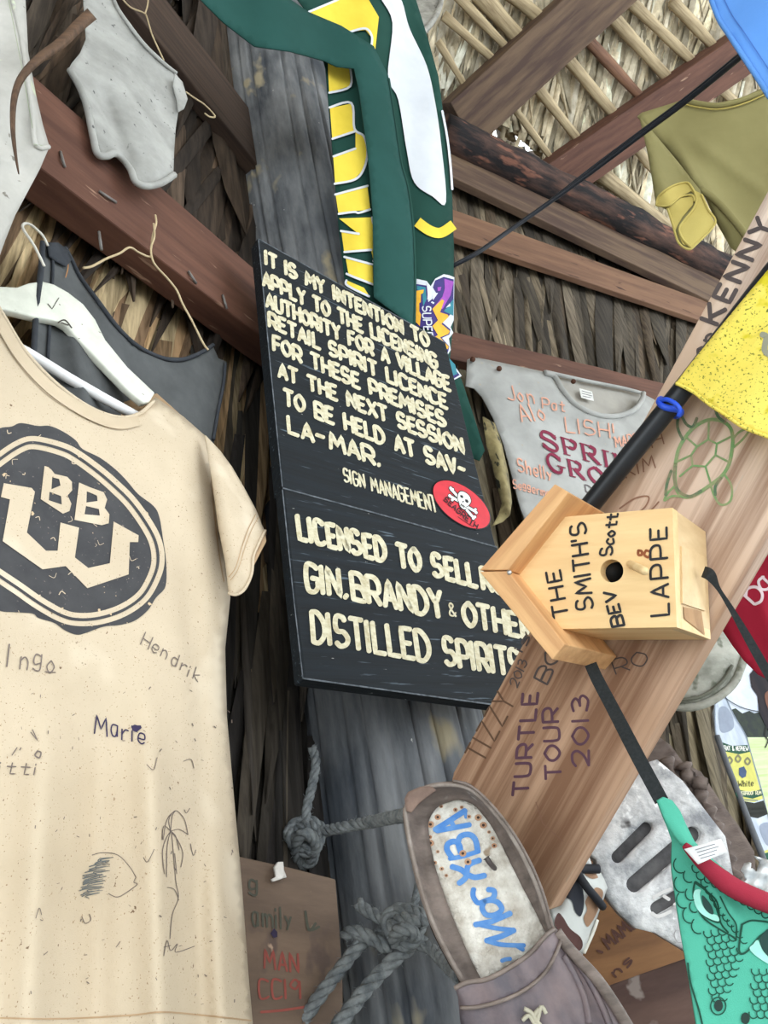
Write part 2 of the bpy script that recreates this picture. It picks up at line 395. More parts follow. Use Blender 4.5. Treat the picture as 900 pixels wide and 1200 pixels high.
SKYL = [[(182, -9), (206, -9), (212, 3), (197, 10), (186, 5)], [(189, 13), (200, 19), (206, 25), (196, 23)], [(206, 8), (222, 8), (216, 14)]]
SKYR = [[(791, 340), (800, 345), (802, 352), (799, 366), (794, 352)], [(738, 318), (742, 322), (744, 335), (741, 333)]]
ZL = Vector((0, 0, 1.25))
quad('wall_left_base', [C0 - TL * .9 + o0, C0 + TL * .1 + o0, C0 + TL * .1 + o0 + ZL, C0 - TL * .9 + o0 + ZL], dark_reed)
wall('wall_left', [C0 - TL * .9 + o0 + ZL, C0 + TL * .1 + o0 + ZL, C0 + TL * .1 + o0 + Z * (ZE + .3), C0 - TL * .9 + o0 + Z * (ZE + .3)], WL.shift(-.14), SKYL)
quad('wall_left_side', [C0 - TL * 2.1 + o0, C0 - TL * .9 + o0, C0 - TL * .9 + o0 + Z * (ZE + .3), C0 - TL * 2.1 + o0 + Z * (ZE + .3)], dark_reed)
chinks = [[(566, 134), (578, 143), (592, 154), (600, 166), (584, 163), (570, 150)], [(602, 152), (614, 162), (630, 176), (637, 188), (618, 184), (606, 168)],
          [(688, 216), (696, 215), (698, 226), (690, 226)], [(521, 118), (527, 124), (529, 131), (522, 126)]]
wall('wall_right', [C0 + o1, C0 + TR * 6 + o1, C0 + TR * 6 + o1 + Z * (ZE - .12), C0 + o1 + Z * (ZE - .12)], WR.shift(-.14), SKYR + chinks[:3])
fl = mobj('floor', [(-7, -8, 0), (9, -8, 0), (9, 9, 0), (-7, 9, 0)], [(0, 1, 2, 3)], sand, None, Matrix(), False); tag(fl, kind='structure')
# roof shell with the few chinks that let daylight through
rp = [(260, -12), (535, 128), (860, 305), (1150, 470), (1300, -100), (1100, -500), (200, -500)]
ce = sheet('ceiling', rp, ROOF, light_reed, None, -0.10, 45, .05, holes=chinks); tag(ce, kind='structure')
R0 = EAVE - RN * 0.10
def rfp(a, b): return R0 + TR * a + slope * b
cv = ROOF.base(300, -500)
bz = (ROOF.base(700, -500) - EAVE).dot(slope)
hi = mobj('ceiling_inner', [rfp(-9, bz - .4), rfp(8, bz - .4), rfp(8, bz + 5), rfp(-9, bz + 5)], [(0, 1, 2, 3)], light_reed, None, None, False); tag(hi, kind='structure')
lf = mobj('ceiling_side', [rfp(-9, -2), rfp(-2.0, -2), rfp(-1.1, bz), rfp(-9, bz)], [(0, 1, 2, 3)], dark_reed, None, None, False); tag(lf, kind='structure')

bkr = mobj('ceiling_light_block', [(-7, -2.2, 8.5), (9, -2.2, 8.5), (9, -4.6, 3.7), (-7, -4.6, 3.7)], [(0, 1, 2, 3)], light_reed, None, None, False); tag(bkr, kind='structure')  # unseen roof slope behind the camera, added to cut the sky light
# ------------------------------------------------------------------ palm thatch
leaf = mk('dry_palm_leaf', (255, 255, 255), (150, 146, 140), (60, 60, 5), rough=.85, attr='Col', bump=.3)
straw = [(206, 176, 134), (188, 156, 116), (160, 130, 96), (212, 188, 146), (130, 104, 78)]
brown = [(80, 66, 54), (66, 54, 44), (96, 78, 62), (54, 45, 38), (74, 64, 54)]  # aged leaf browns, with the shade of the upper left put into them
greyb = [(102, 92, 78), (88, 79, 66), (118, 106, 88), (72, 64, 54), (94, 80, 64)]
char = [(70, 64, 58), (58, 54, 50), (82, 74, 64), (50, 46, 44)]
pale = [(228, 216, 190), (214, 202, 176), (236, 226, 204), (200, 188, 162), (222, 206, 176), (182, 170, 146)]
def stuff(o, label):
    tag(o, label, 'thatch', kind='stuff'); return o
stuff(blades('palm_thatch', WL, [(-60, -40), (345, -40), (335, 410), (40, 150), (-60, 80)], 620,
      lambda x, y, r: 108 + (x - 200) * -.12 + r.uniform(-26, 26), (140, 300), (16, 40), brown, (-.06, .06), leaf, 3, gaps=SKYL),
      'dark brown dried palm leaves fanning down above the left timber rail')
stuff(blades('palm_thatch', WL, [(-60, 90), (50, 170), (320, 400), (345, 640), (-60, 640)], 640,
      lambda x, y, r: 122 - x * .10 + r.uniform(-12, 12), (190, 380), (18, 50), straw, (-.06, .02), leaf, 4, .10),
      'straw coloured palm leaf strips hanging below the left timber rail')
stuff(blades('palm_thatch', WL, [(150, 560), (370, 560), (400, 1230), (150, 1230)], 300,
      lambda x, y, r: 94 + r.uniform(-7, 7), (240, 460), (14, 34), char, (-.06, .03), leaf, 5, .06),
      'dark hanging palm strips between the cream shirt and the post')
stuff(blades('palm_thatch', WR, [(500, 170), (560, 190), (880, 350), (880, 500), (500, 470)], 620,
      lambda x, y, r: 84 + r.uniform(-12, 12), (140, 300), (10, 28), greyb, (-.06, .05), leaf, 6, .15, gaps=SKYR + chinks),
      'grey brown palm leaves hanging behind the right wall rails')
stuff(blades('palm_thatch', WR, [(500, 420), (960, 480), (980, 1150), (500, 1150)], 520,
      lambda x, y, r: 84 + r.uniform(-6, 6), (260, 520), (12, 30), greyb + [(150, 138, 112), (136, 124, 100), (164, 152, 126)], (-.06, .04), leaf, 7, .06),
      'pale upright palm strips behind the bottle poster and white cap')
def rdir(x, y, r): return (106 if (int((x - y * .9 + 400) / 46) % 3) else 82) + r.uniform(-7, 7)
leaf2 = mk('roof_palm_leaf', (255, 255, 255), (214, 210, 202), (26, 26, 26), rough=.85, attr='Col', bump=.1)
stuff(blades('palm_thatch', ROOF, [(500, 85), (535, 128), (850, 298), (960, 340), (1000, -60), (480, -60)], 1900,
      rdir, (110, 200), (7, 14), pale, (-.085, -.04), leaf2, 8, .05, gaps=chinks),
      'light tan woven palm fronds lining the underside of the roof')

# ------------------------------------------------------------------ timbers
red_wood = wood('red_brown_timber', (104, 70, 56), (78, 50, 40), sx=3, sy=26, specks=((9, (150, 120, 100), .68, .05, (1, 6, 6)),))
dk_wood = wood('dark_brown_timber', (72, 56, 46), (48, 36, 30), sx=3, sy=45)
rail_wood = wood('orange_brown_timber', (124, 92, 70), (98, 70, 54), sx=2, sy=24, specks=((7, (60, 36, 28), .66, .06, (1, 5, 5)),))
stain_wood = wood('stained_rafter', (104, 84, 66), (72, 54, 46), sx=2, sy=18, lo=.40, hi=.62)
charlog = mk('charred_log', (96, 70, 60), (28, 25, 27), (3, 16, 16), .42, .68, .85, .8, .012, ((9, (116, 78, 64), .58, .08, (.7, 2.5, 2.5)),))
lg = [WR(x, y, .16) for x, y in ((515, 156), (900, 341))]
P, Q = lg[0], lg[-1]; ax = (Q - P).normalized(); L = (Q - P).length
pp = []; rr = []
for i in range(40):
    t = i / 39; pp.append(P + ax * L * t + noise.noise_vector(Vector((t * 6, 2, 1))) * .012); rr.append(0.092 + .010 * noise.noise(Vector((t * 9, 0, 5))))
v, f = tube(pp, rr, 20)
v = [q + noise.noise_vector(q * 14) * .01 for q in v]
tag(mobj('charred_log', v, f, charlog, None, frame_at((P + Q) / 2, ax, WR.n)), 'thick charred black log running along the top of the right wall', 'log')
WRF = Surf(WR.p, WR.n)
beam('wall_plate', (515, 186), (858, 354), 28, WR, .04, stain_wood, 'brown timber plate just under the charred log', 'beam', .11, seed=1)
beam('wall_rail', (505, 256), (845, 374), 25, WR, .03, rail_wood, 'narrow orange brown rail across the thatch, second timber below the charred log', 'beam', .10, seed=2)
beam('shirt_rail', (500, 404), (900, 495), 26, WR, .05, red_wood, 'red brown rail the white printed shirt is pinned to', 'beam', .06, seed=3)
rf1 = beam('roof_rafter', (545, 140), (722, -22), 58, ROOF, .12, stain_wood, 'stained rafter rising from the charred log beside the green banner', 'rafter', .06, seed=4, ext=(.05, .4))
rf2 = beam('roof_rafter', (655, 208), (905, 36), 46, ROOF, .12, red_wood, 'red brown rafter behind the black cable and olive shirt', 'rafter', .06, seed=5, ext=(.05, .4))
beam('left_rail', (25, 152), (335, 398), 58, WL, .07, red_wood, 'wide red brown timber rail on the left wall with nails in it', 'beam', .10, seed=6, ext=(.3, .05))
beam('left_rafter', (125, -45), (318, 200), 33, WL, .05, dk_wood, 'dark brown timber slanting behind the grimy white cloth', 'rafter', .08, seed=7)
nail = flat_m('old_nail', (120, 116, 112), .4)
for k, (a, b) in enumerate([((71, 178), (76, 196)), ((116, 224), (136, 237)), ((221, 318), (230, 332)), ((261, 346), (266, 362)), ((116, 272), (119, 293))]):
    S = WL.shift(.137); pts = [S(*a), S((a[0] + b[0]) / 2, (a[1] + b[1]) / 2, .004), S(*b)]
    v, f = tube(pts, .0028, 6)
    wh = ['upper left end', 'middle of the left half', 'right part, upper of two', 'right end, lower of two', 'lower edge, hanging down'][k]
    tag(mobj('bent_nail', v, f, nail), 'bent grey nail in the left red brown rail, ' + wh, 'nail', 'nails in the left rail')
# frond stems
stemw = [wood('frond_stem_a', (190, 172, 138), (138, 120, 92), sx=4, sy=60), wood('frond_stem_b', (138, 102, 80), (98, 70, 56), sx=4, sy=60)]
stems = [((513, 48), (552, 112), 9), ((520, 18), (588, 78), 11), ((533, -8), (600, 62), 12), ((560, -10), (615, 52), 22), ((594, -12), (648, 34), 17), ((600, 123), (660, 204), 9),
         ((612, 80), (694, 184), 13), ((650, 50), (733, 150), 15), ((672, 28), (764, 128), 14), ((700, 0), (795, 105), 16), ((733, -4), (818, 78), 14),
         ((787, 0), (842, 60), 15), ((833, 92), (862, 120), 13), ((700, 200), (790, 272), 17), ((742, 168), (770, 205), 12)]
ords = 'first second third fourth fifth sixth seventh eighth ninth tenth eleventh twelfth thirteenth fourteenth fifteenth'.split()
order = sorted(range(len(stems)), key=lambda i: stems[i][0][0])
for k, i in enumerate(order):
    a, b, w = stems[i]; S = ROOF; pts = []; rad = []
    for j in range(9):
        t = j / 8; x, y = a[0] + (b[0] - a[0]) * t, a[1] + (b[1] - a[1]) * t
        pts.append(S(x, y, .012 + .004 * math.sin(t * 5 + i))); rad.append(w * .5 * S.depth(x, y) / FOC * (1.12 - .32 * t + .06 * math.sin(t * 9 + i * 2)))
    v, f = tube(pts, rad, 7); v = [q - ROOF.n * ((q - pts[min(8, j // 7)]).dot(ROOF.n) * .55) for j, q in enumerate(v)]
    tag(mobj('frond_stem', v, f, stemw[1 if i == 8 else 0], None, frame_at(pts[4], pts[8] - pts[0], ROOF.n)),
        ('reddish' if i == 8 else 'pale') + ' palm frond stem under the roof thatch, %s of them counted from the left' % ords[k], 'stem', 'frond stems under the roof')

# ------------------------------------------------------------------ corner post
post_m = mk('weathered_post', (134, 136, 138), (62, 66, 72), (11, 11, 2.4), .34, .64, .85, .6, .008, ((7, (158, 148, 124), .62, .08, (1.6, 1.6, .8)), (4, (62, 68, 76), .56, .14, (1, 1, .5)), (70, (190, 190, 185), .74, .02, (1, 1, .5))), detail=8)
vs, fs = [], []; n, m = 220, 90; top = ZE + .3
crk = [(-1.85, .02), (-1.33, .016), (-2.4, .016), (-.8, .012), (-2.05, .012), (-1.62, .006), (-1.1, .014), (-.2, .012), (.8, .01), (2.4, .01)]
for i in range(m + 1):
    z = top * i / m; R_ = .160 + .012 * z
    for k in range(n):
        a = 2 * math.pi * k / n; r = R_ + .007 * noise.noise(Vector((math.cos(a) * 2.2, math.sin(a) * 2.2, z * .6))) + .003 * noise.noise(Vector((math.cos(a) * 14, math.sin(a) * 14, z * 1.2)))
        for c, d in crk:
            q = abs((a - c - .05 * math.sin(z * 1.7 + c) + math.pi) % (2 * math.pi) - math.pi)
            if q < .032: r -= d * (1 - q / .032)
        vs.append(Vector((AX.x + .0 * z, AX.y, 0)) + Vector((math.cos(a) * r, math.sin(a) * r, z)))
for i in range(m):
    for k in range(n): fs.append((i * n + k, i * n + (k + 1) % n, (i + 1) * n + (k + 1) % n, (i + 1) * n + k))
fs.append(tuple(range(n))[::-1]); fs.append(tuple(m * n + k for k in range(n)))
tag(mobj('corner_post', vs, fs, post_m, None, Matrix.Translation((AX.x, AX.y, 0))), 'thick weathered grey round post behind the black sign', 'post')
# ================================================================== the black signs on the post
SGN = Surf(AX + vn(43.6) * .265, vn(43.6))
sign_m = mk('black_sign_paint', (20, 29, 36), (9, 14, 18), (3, 90, 90), .3, .75, .78, .6, .003, ((26, (84, 96, 106), .655, .08, (.5, 7, 7)), (60, (150, 150, 146), .735, .03, (1, 3, 3))))
letter_m = mk('cream_letter_paint', (206, 200, 174), (170, 158, 124), (3, 110, 110), .3, .6, .7, .3, .001)
up1 = thing('notice_sign', SGN.base(440, 470), 'black painted notice board headed IT IS MY INTENTION with a red oval sticker', 'sign')
SU = SGN
ub = sheet('board', [(302, 279), (522, 401), (581, 641), (332, 574)], SU, sign_m, up1, 0, 30, .032, along=((340, 572), (570, 637)), smooth=False, bevel=.002)
L = []
def ln(t, a, b, u0, u1, w, **k): L.extend(text(t, a, b, u0, u1, w, jit=.18, **k))
ln('IT IS MY INTENTION TO', (312, 311), (503, 409), (-1, -19), (-3, -20), 4.2)
ln('APPLY TO THE LICENSING', (309, 336), (513, 434), (-1, -20), (-3, -20), 4.2)
ln('AUTHORITY FOR A VILLAGE', (313, 361), (528, 460), (-1, -20), (-3, -20), 4.2)
ln('RETAIL SPIRIT LICENCE', (316, 384), (524, 481), (-1, -20), (-3, -20), 4.2)
ln('FOR THESE PREMISES', (321, 412), (523, 503), (-1, -21), (-4, -21), 4.3)
ln('AT THE NEXT SESSION', (327, 443), (544, 534), (-1, -20), (-4, -22), 4.3)
ln('TO BE HELD AT SAV-', (334, 476), (548, 563), (-1, -22), (-5, -23), 4.5)
ln('LA-MAR.', (339, 509), (447, 549), (-2, -23), (-4, -24), 4.5)
strokes('lettering', L, SU, letter_m, up1, .0012); L = []
ln('SIGN MANAGEMENT', (404, 564), (513, 601), (-2, -15), (-4, -19), 2.2)
strokes('lettering', L, SU, letter_m, up1, .0012); L = []
# oval sticker
z = lambda p: [(500 + x / 9, 540 + y / 9) for x, y in p]
ov = lambda e: z([(368 + math.cos(t) * (362 - e) * .7986 - math.sin(t) * (190 - e) * .60, 462 + math.cos(t) * (362 - e) * .60 + math.sin(t) * (190 - e) * .80) for t in [i * math.pi / 24 for i in range(48)]])
red_m = flat_m('sticker_red', (206, 28, 48), .45); ink = flat_m('black_ink', (22, 20, 24), .6); white_m = flat_m('white_print', (240, 240, 238), .5)
st = sheet('sticker', ov(0), SU, ink, up1, .0016, 8, .0006)
prints('sticker_red_field', [ov(12)], SU, red_m, st, .0026)
bl, bw = [], []
for a, b in (((258, 300), (345, 395)), ((410, 505), (495, 600)), ((245, 372), (340, 425)), ((420, 480), (520, 540))):
    A, B = z([a, b]); bl.append(([A, B], 5.0)); bw.append(([A, B], 2.8))
for a in ((250, 285), (270, 300), (240, 365), (268, 410), (490, 605), (505, 590), (520, 545), (510, 512)):
    q = z([a, (a[0] + 6, a[1] + 4)]); bl.append((q, 5.2)); bw.append((q, 3.2))
strokes('crossbones_outline', bl, SU, ink, st, .0031); strokes('crossbones', bw, SU, white_m, st, .0036)
sk = [(335, 350), (360, 325), (405, 335), (450, 375), (465, 430), (440, 470), (420, 480), (410, 510), (375, 500), (350, 470), (345, 440), (328, 400)]
prints('skull_outline', [z([(395 + (x - 395) * 1.12, 415 + (y - 415) * 1.12) for x, y in sk])], SU, ink, st, .0040, curve=True)
prints('skull', [z(sk)], SU, white_m, st, .0045, curve=True)
prints('skull_eyes', [z([(352, 362), (375, 362), (390, 385), (375, 395), (355, 382)]), z([(405, 405), (430, 408), (445, 435), (425, 445), (408, 430)]), z([(380, 420), (395, 428), (385, 442), (374, 436)])], SU, ink, st, .005)
strokes('skull_teeth', [(z([(360, 460), (410, 490)]), .9), (z([(365, 450), (358, 475)]), .7), (z([(380, 460), (374, 488)]), .7), (z([(395, 468), (390, 496)]), .7)], SU, ink, st, .005)
strokes('lettering', text('SEAGRETH', z([(178, 415)])[0], z([(525, 722)])[0], (3.4, -3.8), (2.0, -5.5), 1.5), SU, flat_m('sticker_maroon', (60, 16, 24)), st, .0034)
strokes('sticker_rule', [(z([(330, 590), (480, 690)]), .6)], SU, ink, st, .0034)
# lower board, standing a little proud
SL = SGN.shift(.020)
lo = thing('licence_sign', SL.base(470, 700), 'black painted board lettered LICENSED TO SELL, mounted below the notice board', 'sign')
sheet('board', [(331, 571), (583, 641), (648, 836), (355, 796)], SL, sign_m, lo, 0, 30, .026, along=((340, 620), (570, 660)), smooth=False, bevel=.004)
edge_grey = mk('edge_highlight_grey', (104, 110, 116), (50, 56, 62), (60, 60, 60), bump=0)  # pale grey for worn edges and for the highlight painted along them
strokes('worn_edge_highlight', [([(332, 572), (450, 604), (582, 641)], 1.6), ([(356, 795), (500, 815), (640, 834)], 1.8), ([(331, 574), (343, 690), (355, 795)], 1.2)], SL, edge_grey, lo, .0008)
strokes('worn_edge_highlight', [([(303, 281), (317, 430), (331, 570)], 1.2), ([(303, 280), (410, 340), (521, 401)], 1.0)], SU, edge_grey, up1, .0008)
ln('LICENSED TO SELL', (352, 634), (559, 690), (-4, -33), (-4, -30), 6.0, gap=2.9)
ln('RUM', (567, 692), (612, 704), (-4, -30), (-4, -29), 5.8)
ln('GIN,BRANDY', (360, 694), (521, 727), (-3, -37), (-6, -36), 6.0)
ln('OTHER', (546, 735), (626, 752), (-4, -33), (-4, -32), 5.8)
ln('DISTILLED', (368, 755), (505, 778), (-3, -41), (-6, -40), 6.0)
ln('SPIRITS', (524, 781), (612, 796), (-5, -37), (-5, -36), 5.8)
strokes('lettering', L, SL, letter_m, lo, .0012); L = []
ln('&', (526, 720), (534, 722), (-1, -14), None, 2.0)
strokes('lettering', L, SL, letter_m, lo, .0012); L = []

# ================================================================== green football banner
SF = Surf(AX + vn(43.6) * .19, vn(43.6))
SF = surf3((430, 400, SF.depth(430, 400) - .005), (540, 470, SF.depth(540, 470) - .005), (430, 0, 2.25),
           lambda x, y: .012 * math.sin(x * .075 + y * .004) + .006 * math.sin(x * .03 - y * .02))
gm = cloth_m('banner_green', (38, 77, 72), (32, 68, 63), sc=5); gd = cloth_m('banner_dark_green', (32, 68, 60), (27, 60, 53), sc=5)
yel = cloth_m('banner_yellow', (228, 204, 76), (212, 186, 62)); wht = cloth_m('banner_white', (208, 211, 216), (194, 198, 205))
fg = thing('football_banner', SF.base(470, 250), 'green and yellow football banner draped over the top of the black notice board', 'banner')
z = lambda p: [(300 + x / 3, y / 3) for x, y in p]
fgm = sheet('banner_cloth', [(340, -12), (484, -12), (500, 40), (514, 90), (523, 160), (530, 230), (532, 290), (531, 380), (527, 425), (541, 445), (556, 490), (568, 528), (562, 540), (550, 535), (530, 470), (500, 400), (440, 370), (405, 338), (397, 270), (390, 180), (382, 80), (365, 20)], SF, gd, fg, -.004, 7, .003)
white_edges, yp = [], []
for p in ([(190, 45), (290, 0), (310, -30), (385, -20), (432, 60), (418, 188), (402, 175), (405, 130), (385, 105), (330, 112), (260, 80)],
          [(252, 205), (328, 225), (332, 302), (257, 326)], [(260, 380), (335, 364), (346, 455), (380, 480), (390, 540), (375, 600), (345, 630), (278, 645), (272, 552), (350, 522), (350, 462), (268, 487)],
          [(280, 685), (392, 655), (402, 738), (340, 742), (290, 752)], [(292, 768), (405, 764), (412, 790), (434, 830), (434, 880), (412, 915), (405, 882), (310, 886), (300, 812), (360, 822)],
          [(315, 905), (410, 930), (412, 1000), (325, 962)], [(318, 985), (380, 1012), (398, 1040), (322, 1004)]):
    yp.append(z(p))
for p in ([(185, 42), (290, -2)], [(330, 112), (385, 100), (408, 130), (402, 180)], [(328, 225), (332, 302), (257, 326)], [(258, 378), (335, 362), (346, 452), (380, 480), (392, 540), (376, 600), (345, 632), (276, 646)], [(268, 488), (350, 461)], [(272, 550), (350, 522)],
          [(278, 684), (393, 653)], [(290, 752), (345, 745), (362, 748), (402, 736)], [(298, 812), (362, 822)], [(408, 764), (414, 790), (437, 830), (436, 882), (412, 918)], [(310, 886), (406, 878)], [(318, 962), (340, 972), (412, 1000)], [(318, 985), (322, 1004), (398, 1042)], [(310, 903), (410, 930)]):
    white_edges.append((z(crom(p)), 2.6))
prints('banner_letters', yp, SF, yel, fgm, .0008); strokes('letter_outline', white_edges, SF, wht, fgm, .0016)
prints('white_oval', [z([(440, -10), (480, 80), (464, 270), (500, 350), (530, 530), (556, 640), (620, 690), (668, 710), (650, 500), (630, 360), (600, 230), (540, 100), (505, -10)])], SF, wht, fgm, .0008, curve=True)
strokes('yellow_stripe', [(z(crom([(567, 780), (610, 810), (650, 818), (695, 790)])), 12)], SF, yel, fgm, .0008, rnd=False)
strokes('white_edging', [(z(crom([(655, 390), (672, 480), (684, 580), (690, 665)])), 2.6)], SF, wht, fgm, .0008)
z = lambda p: [(480 + x / 7.5, 290 + y / 7.5) for x, y in p]
pur, prd, teal, gold = flat_m('logo_purple', (52, 40, 110)), flat_m('logo_violet', (150, 70, 170)), flat_m('logo_teal', (44, 124, 140)), flat_m('logo_gold', (232, 172, 48))
prints('logo_white', [z([(60, 275), (150, 295), (185, 340), (225, 275), (300, 235), (350, 245), (393, 262), (388, 640), (360, 700), (385, 750), (345, 800), (362, 900), (330, 950), (430, 1090), (458, 1130), (330, 1195), (250, 1050), (200, 720), (60, 690)])], SF, wht, fgm, .0010)
prints('logo_purple', [z([(60, 320), (150, 335), (165, 480), (200, 450), (240, 410), (205, 350), (225, 290), (300, 258), (388, 280), (385, 560), (290, 660), (360, 720), (350, 765), (285, 795), (350, 870), (338, 920), (285, 930), (440, 1120), (350, 1178), (290, 1060), (200, 730), (60, 690)])], SF, pur, fgm, .0016)
prints('logo_violet', [z([(305, 275), (388, 300), (360, 420), (290, 540), (200, 540), (290, 430), (310, 360)]), z([(245, 350), (280, 345), (270, 380), (248, 382)])], SF, prd, fgm, .0022)
prints('logo_teal', [z([(65, 335), (140, 350), (150, 450), (120, 520), (110, 390), (65, 370)]), z([(388, 450), (385, 600), (345, 580), (300, 560)]), z([(285, 945), (330, 955), (400, 1030), (420, 1110), (350, 1140), (320, 1060)])], SF, teal, fgm, .0022)
prints('logo_bolt', [z([(150, 300), (185, 345), (200, 400), (250, 400), (205, 465), (205, 420), (155, 460), (160, 400)]), z([(318, 530), (355, 490), (360, 515)])], SF, wht, fgm, .0026)
prints('logo_crown', [z([(200, 540), (285, 455), (305, 468), (268, 570), (335, 590), (345, 608), (280, 672), (355, 735), (340, 760), (268, 790), (345, 872), (335, 895), (250, 850), (215, 790), (250, 770), (200, 690), (250, 640)]), z([(60, 380), (125, 370), (120, 400), (100, 410), (98, 480), (85, 490), (85, 560), (100, 590), (90, 690), (50, 650)])], SF, gold, fgm, .0028)
strokes('lettering', text('SUPER', z([(112, 520)])[0], z([(130, 790)])[0], (9.5, 0), None, 1.5), SF, wht, fgm, .0034)
SFF = SF.shift(.028, lambda x, y: .012 * math.sin(x * .06 + 1 - y * .006) + .010 * math.sin(y * .012))
sheet('folded_flap', [(222, -14), (275, -14), (330, -8), (362, 14), (400, 30), (438, 54), (455, 88), (461, 130), (471, 190), (479, 220), (486, 270), (488, 330), (487, 392), (470, 372), (438, 348), (437, 250), (431, 180), (421, 108), (415, 80), (395, 78), (380, 71), (340, 60), (298, 54), (262, 26)], SFF, gm, fg, 0, 7, .003)
strokes('hem_stitching', [(crom([(456, 92), (462, 130), (471, 190), (479, 220), (485, 270), (487, 330), (486, 384)]), 2.0)], SFF, gd, fg, .0015)
# ================================================================== cream T-shirt on a white wooden hanger
def folds(*fs): return lambda x, y: sum(f(x, y) for f in fs)
def wav(ax, ay, ph, amp): return lambda x, y: amp * math.sin(x * ax + y * ay + ph)
tee_out = [(182, 465), (215, 488), (240, 510), (250, 535), (258, 600), (265, 650), (270, 700), (264, 760), (266, 840), (273, 920), (283, 1030), (292, 1150), (300, 1240), (-215, 1240),
           (-215, 900), (-200, 620), (-170, 520), (-120, 420), (-60, 345), (-22, 318), (-14, 340), (4, 370), (30, 412), (65, 449), (104, 477), (138, 489), (163, 485), (178, 474)]
_bk = [(182, 465), (215, 488), (240, 510), (262, 600), (268, 700), (264, 760), (266, 840), (273, 920), (283, 1030), (292, 1150), (300, 1240)]
def edge_drop(line, r, amp, closed=False):
    def f(x, y):
        d = pdist(np.array([[x, y]], float), line, closed)[0]
        return -amp * max(0.0, 1 - d / r) ** 2
    return f
def vfold(x0, y0, x1, y1, w, amp):            # a soft ridge along a line that fades in
    ln_ = [(x0, y0), (x1, y1)]; LL = (x1 - x0) ** 2 + (y1 - y0) ** 2
    def f(x, y):
        t = ((x - x0) * (x1 - x0) + (y - y0) * (y1 - y0)) / LL
        d = abs((x - x0) * (y1 - y0) - (y - y0) * (x1 - x0)) / math.sqrt(LL)
        return amp * math.exp(-(d / w) ** 2) * min(1, max(0, t * 3)) * min(1, max(0, (1.15 - t) * 6))
    return f
tee_fold = folds(edge_drop(_bk, 46, .045), vfold(172, 760, 190, 1240, 20, .030), vfold(60, 780, 30, 1240, 26, .026), vfold(118, 800, 112, 1240, 22, -.018), vfold(212, 560, 250, 980, 16, -.020), vfold(226, 860, 240, 1240, 14, -.014),
                 vfold(240, 700, 262, 1240, 12, .010), wav(.012, .004, 1, .006), vfold(190, 480, 235, 700, 14, .006), vfold(-60, 700, -90, 1240, 24, .016))
TEE = vsurf(200, 800, .95, 52, tee_fold)
cream = cloth_m('cream_heather_cotton', (208, 192, 168), (194, 178, 154), specks=((420, (150, 124, 98), .65, .06, (1, 1, 1)), (150, (120, 98, 78), .715, .03, (1, 1, 1)), (7, (218, 204, 182), .58, .12, (1, 1, 1))), sc=6)
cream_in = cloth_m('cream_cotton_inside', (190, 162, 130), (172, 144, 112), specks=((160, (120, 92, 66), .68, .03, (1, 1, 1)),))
tee = thing('t_shirt', TEE.base(60, 480), 'cream T-shirt with a dark grey BB W crest on the white wooden hanger', 't-shirt')
body = sheet('shirt_body', tee_out, TEE, cream, tee, 0, 9, .0025)
back = [(184, 461), (168, 464), (142, 472), (112, 468), (72, 447), (42, 422), (18, 392), (-4, 352), (-18, 314), (-60, 345), (-120, 420), (-170, 520), (-200, 620), (-210, 1230), (296, 1230), (288, 1150), (280, 1030), (270, 920), (262, 840), (260, 760), (264, 700), (262, 650), (255, 600), (248, 535), (238, 510), (213, 487)]
sheet('back_panel', back, TEE.shift(-.062, lambda x, y: 0), cream_in, tee, 0, 22, .0025)
def seam(name, pts, S, r, mat, parent, off=.0015, closed=False, k=4, curve=True, n=8):
    p = resample(crom(pts, closed, 5) if curve else pts, 6, closed); q = [S(x, y, off) for x, y in p]
    if closed: q.append(q[0])
    v, f = tube(q, r, n); return mobj(name, v, f, mat, parent)
neck = [(-22, 320), (-14, 340), (4, 370), (30, 412), (65, 449), (104, 477), (138, 489), (163, 485), (180, 470)]
strokes('collar_band', [(crom([(x - 4 if x < 90 else x, y + 7) for x, y in neck[1:-1]]), 13)], TEE, cloth_m('cream_rib', (204, 187, 162), (190, 173, 148), sc=14), tee, .0035, rnd=False)
strokes('collar_stitching', [(crom([(x - 8 if x < 90 else x - 1, y + 14) for x, y in neck[1:-1]]), 1.2)], TEE, flat_m('thread', (232, 214, 186)), tee, .0012)
seam('collar_edge', neck, TEE, .0032, cream, tee, .001)
strokes('shoulder_seam', [(crom([(241, 512), (247, 540), (250, 590), (257, 650), (266, 700)]), 1.6)], TEE, cream_in, tee, .0012)
SLV = vsurf(270, 620, .985, 40, folds(vfold(250, 540, 285, 680, 12, .012), vfold(270, 560, 300, 640, 8, -.006), edge_drop([(245, 512), (272, 548), (300, 597), (311, 625)], 22, .03), edge_drop([(241, 512), (250, 590), (266, 700)], 14, .012)))
dz = TEE.depth(252, 600) - SLV.depth(252, 600); SLV = vsurf(270, 620, .985 + dz * .9, 40, SLV.fold)
slv = sheet('sleeve', [(241, 510), (258, 528), (272, 547), (287, 573), (300, 597), (310, 622), (302, 640), (296, 655), (295, 672), (287, 690), (277, 697), (268, 695), (264, 660), (256, 620), (250, 575), (245, 540)], SLV, cream, tee, 0, 6, .0025)
sheet('sleeve_inside', [(294, 668), (298, 648), (303, 636), (311, 622), (312, 634), (306, 646), (298, 662)], SLV.shift(-.008), cream_in, slv, 0, 5, .002)
seam('sleeve_hem', [(311, 621), (303, 637), (297, 652), (295, 672), (287, 690), (277, 697), (268, 695)], SLV, .0022, cream, slv, .001)
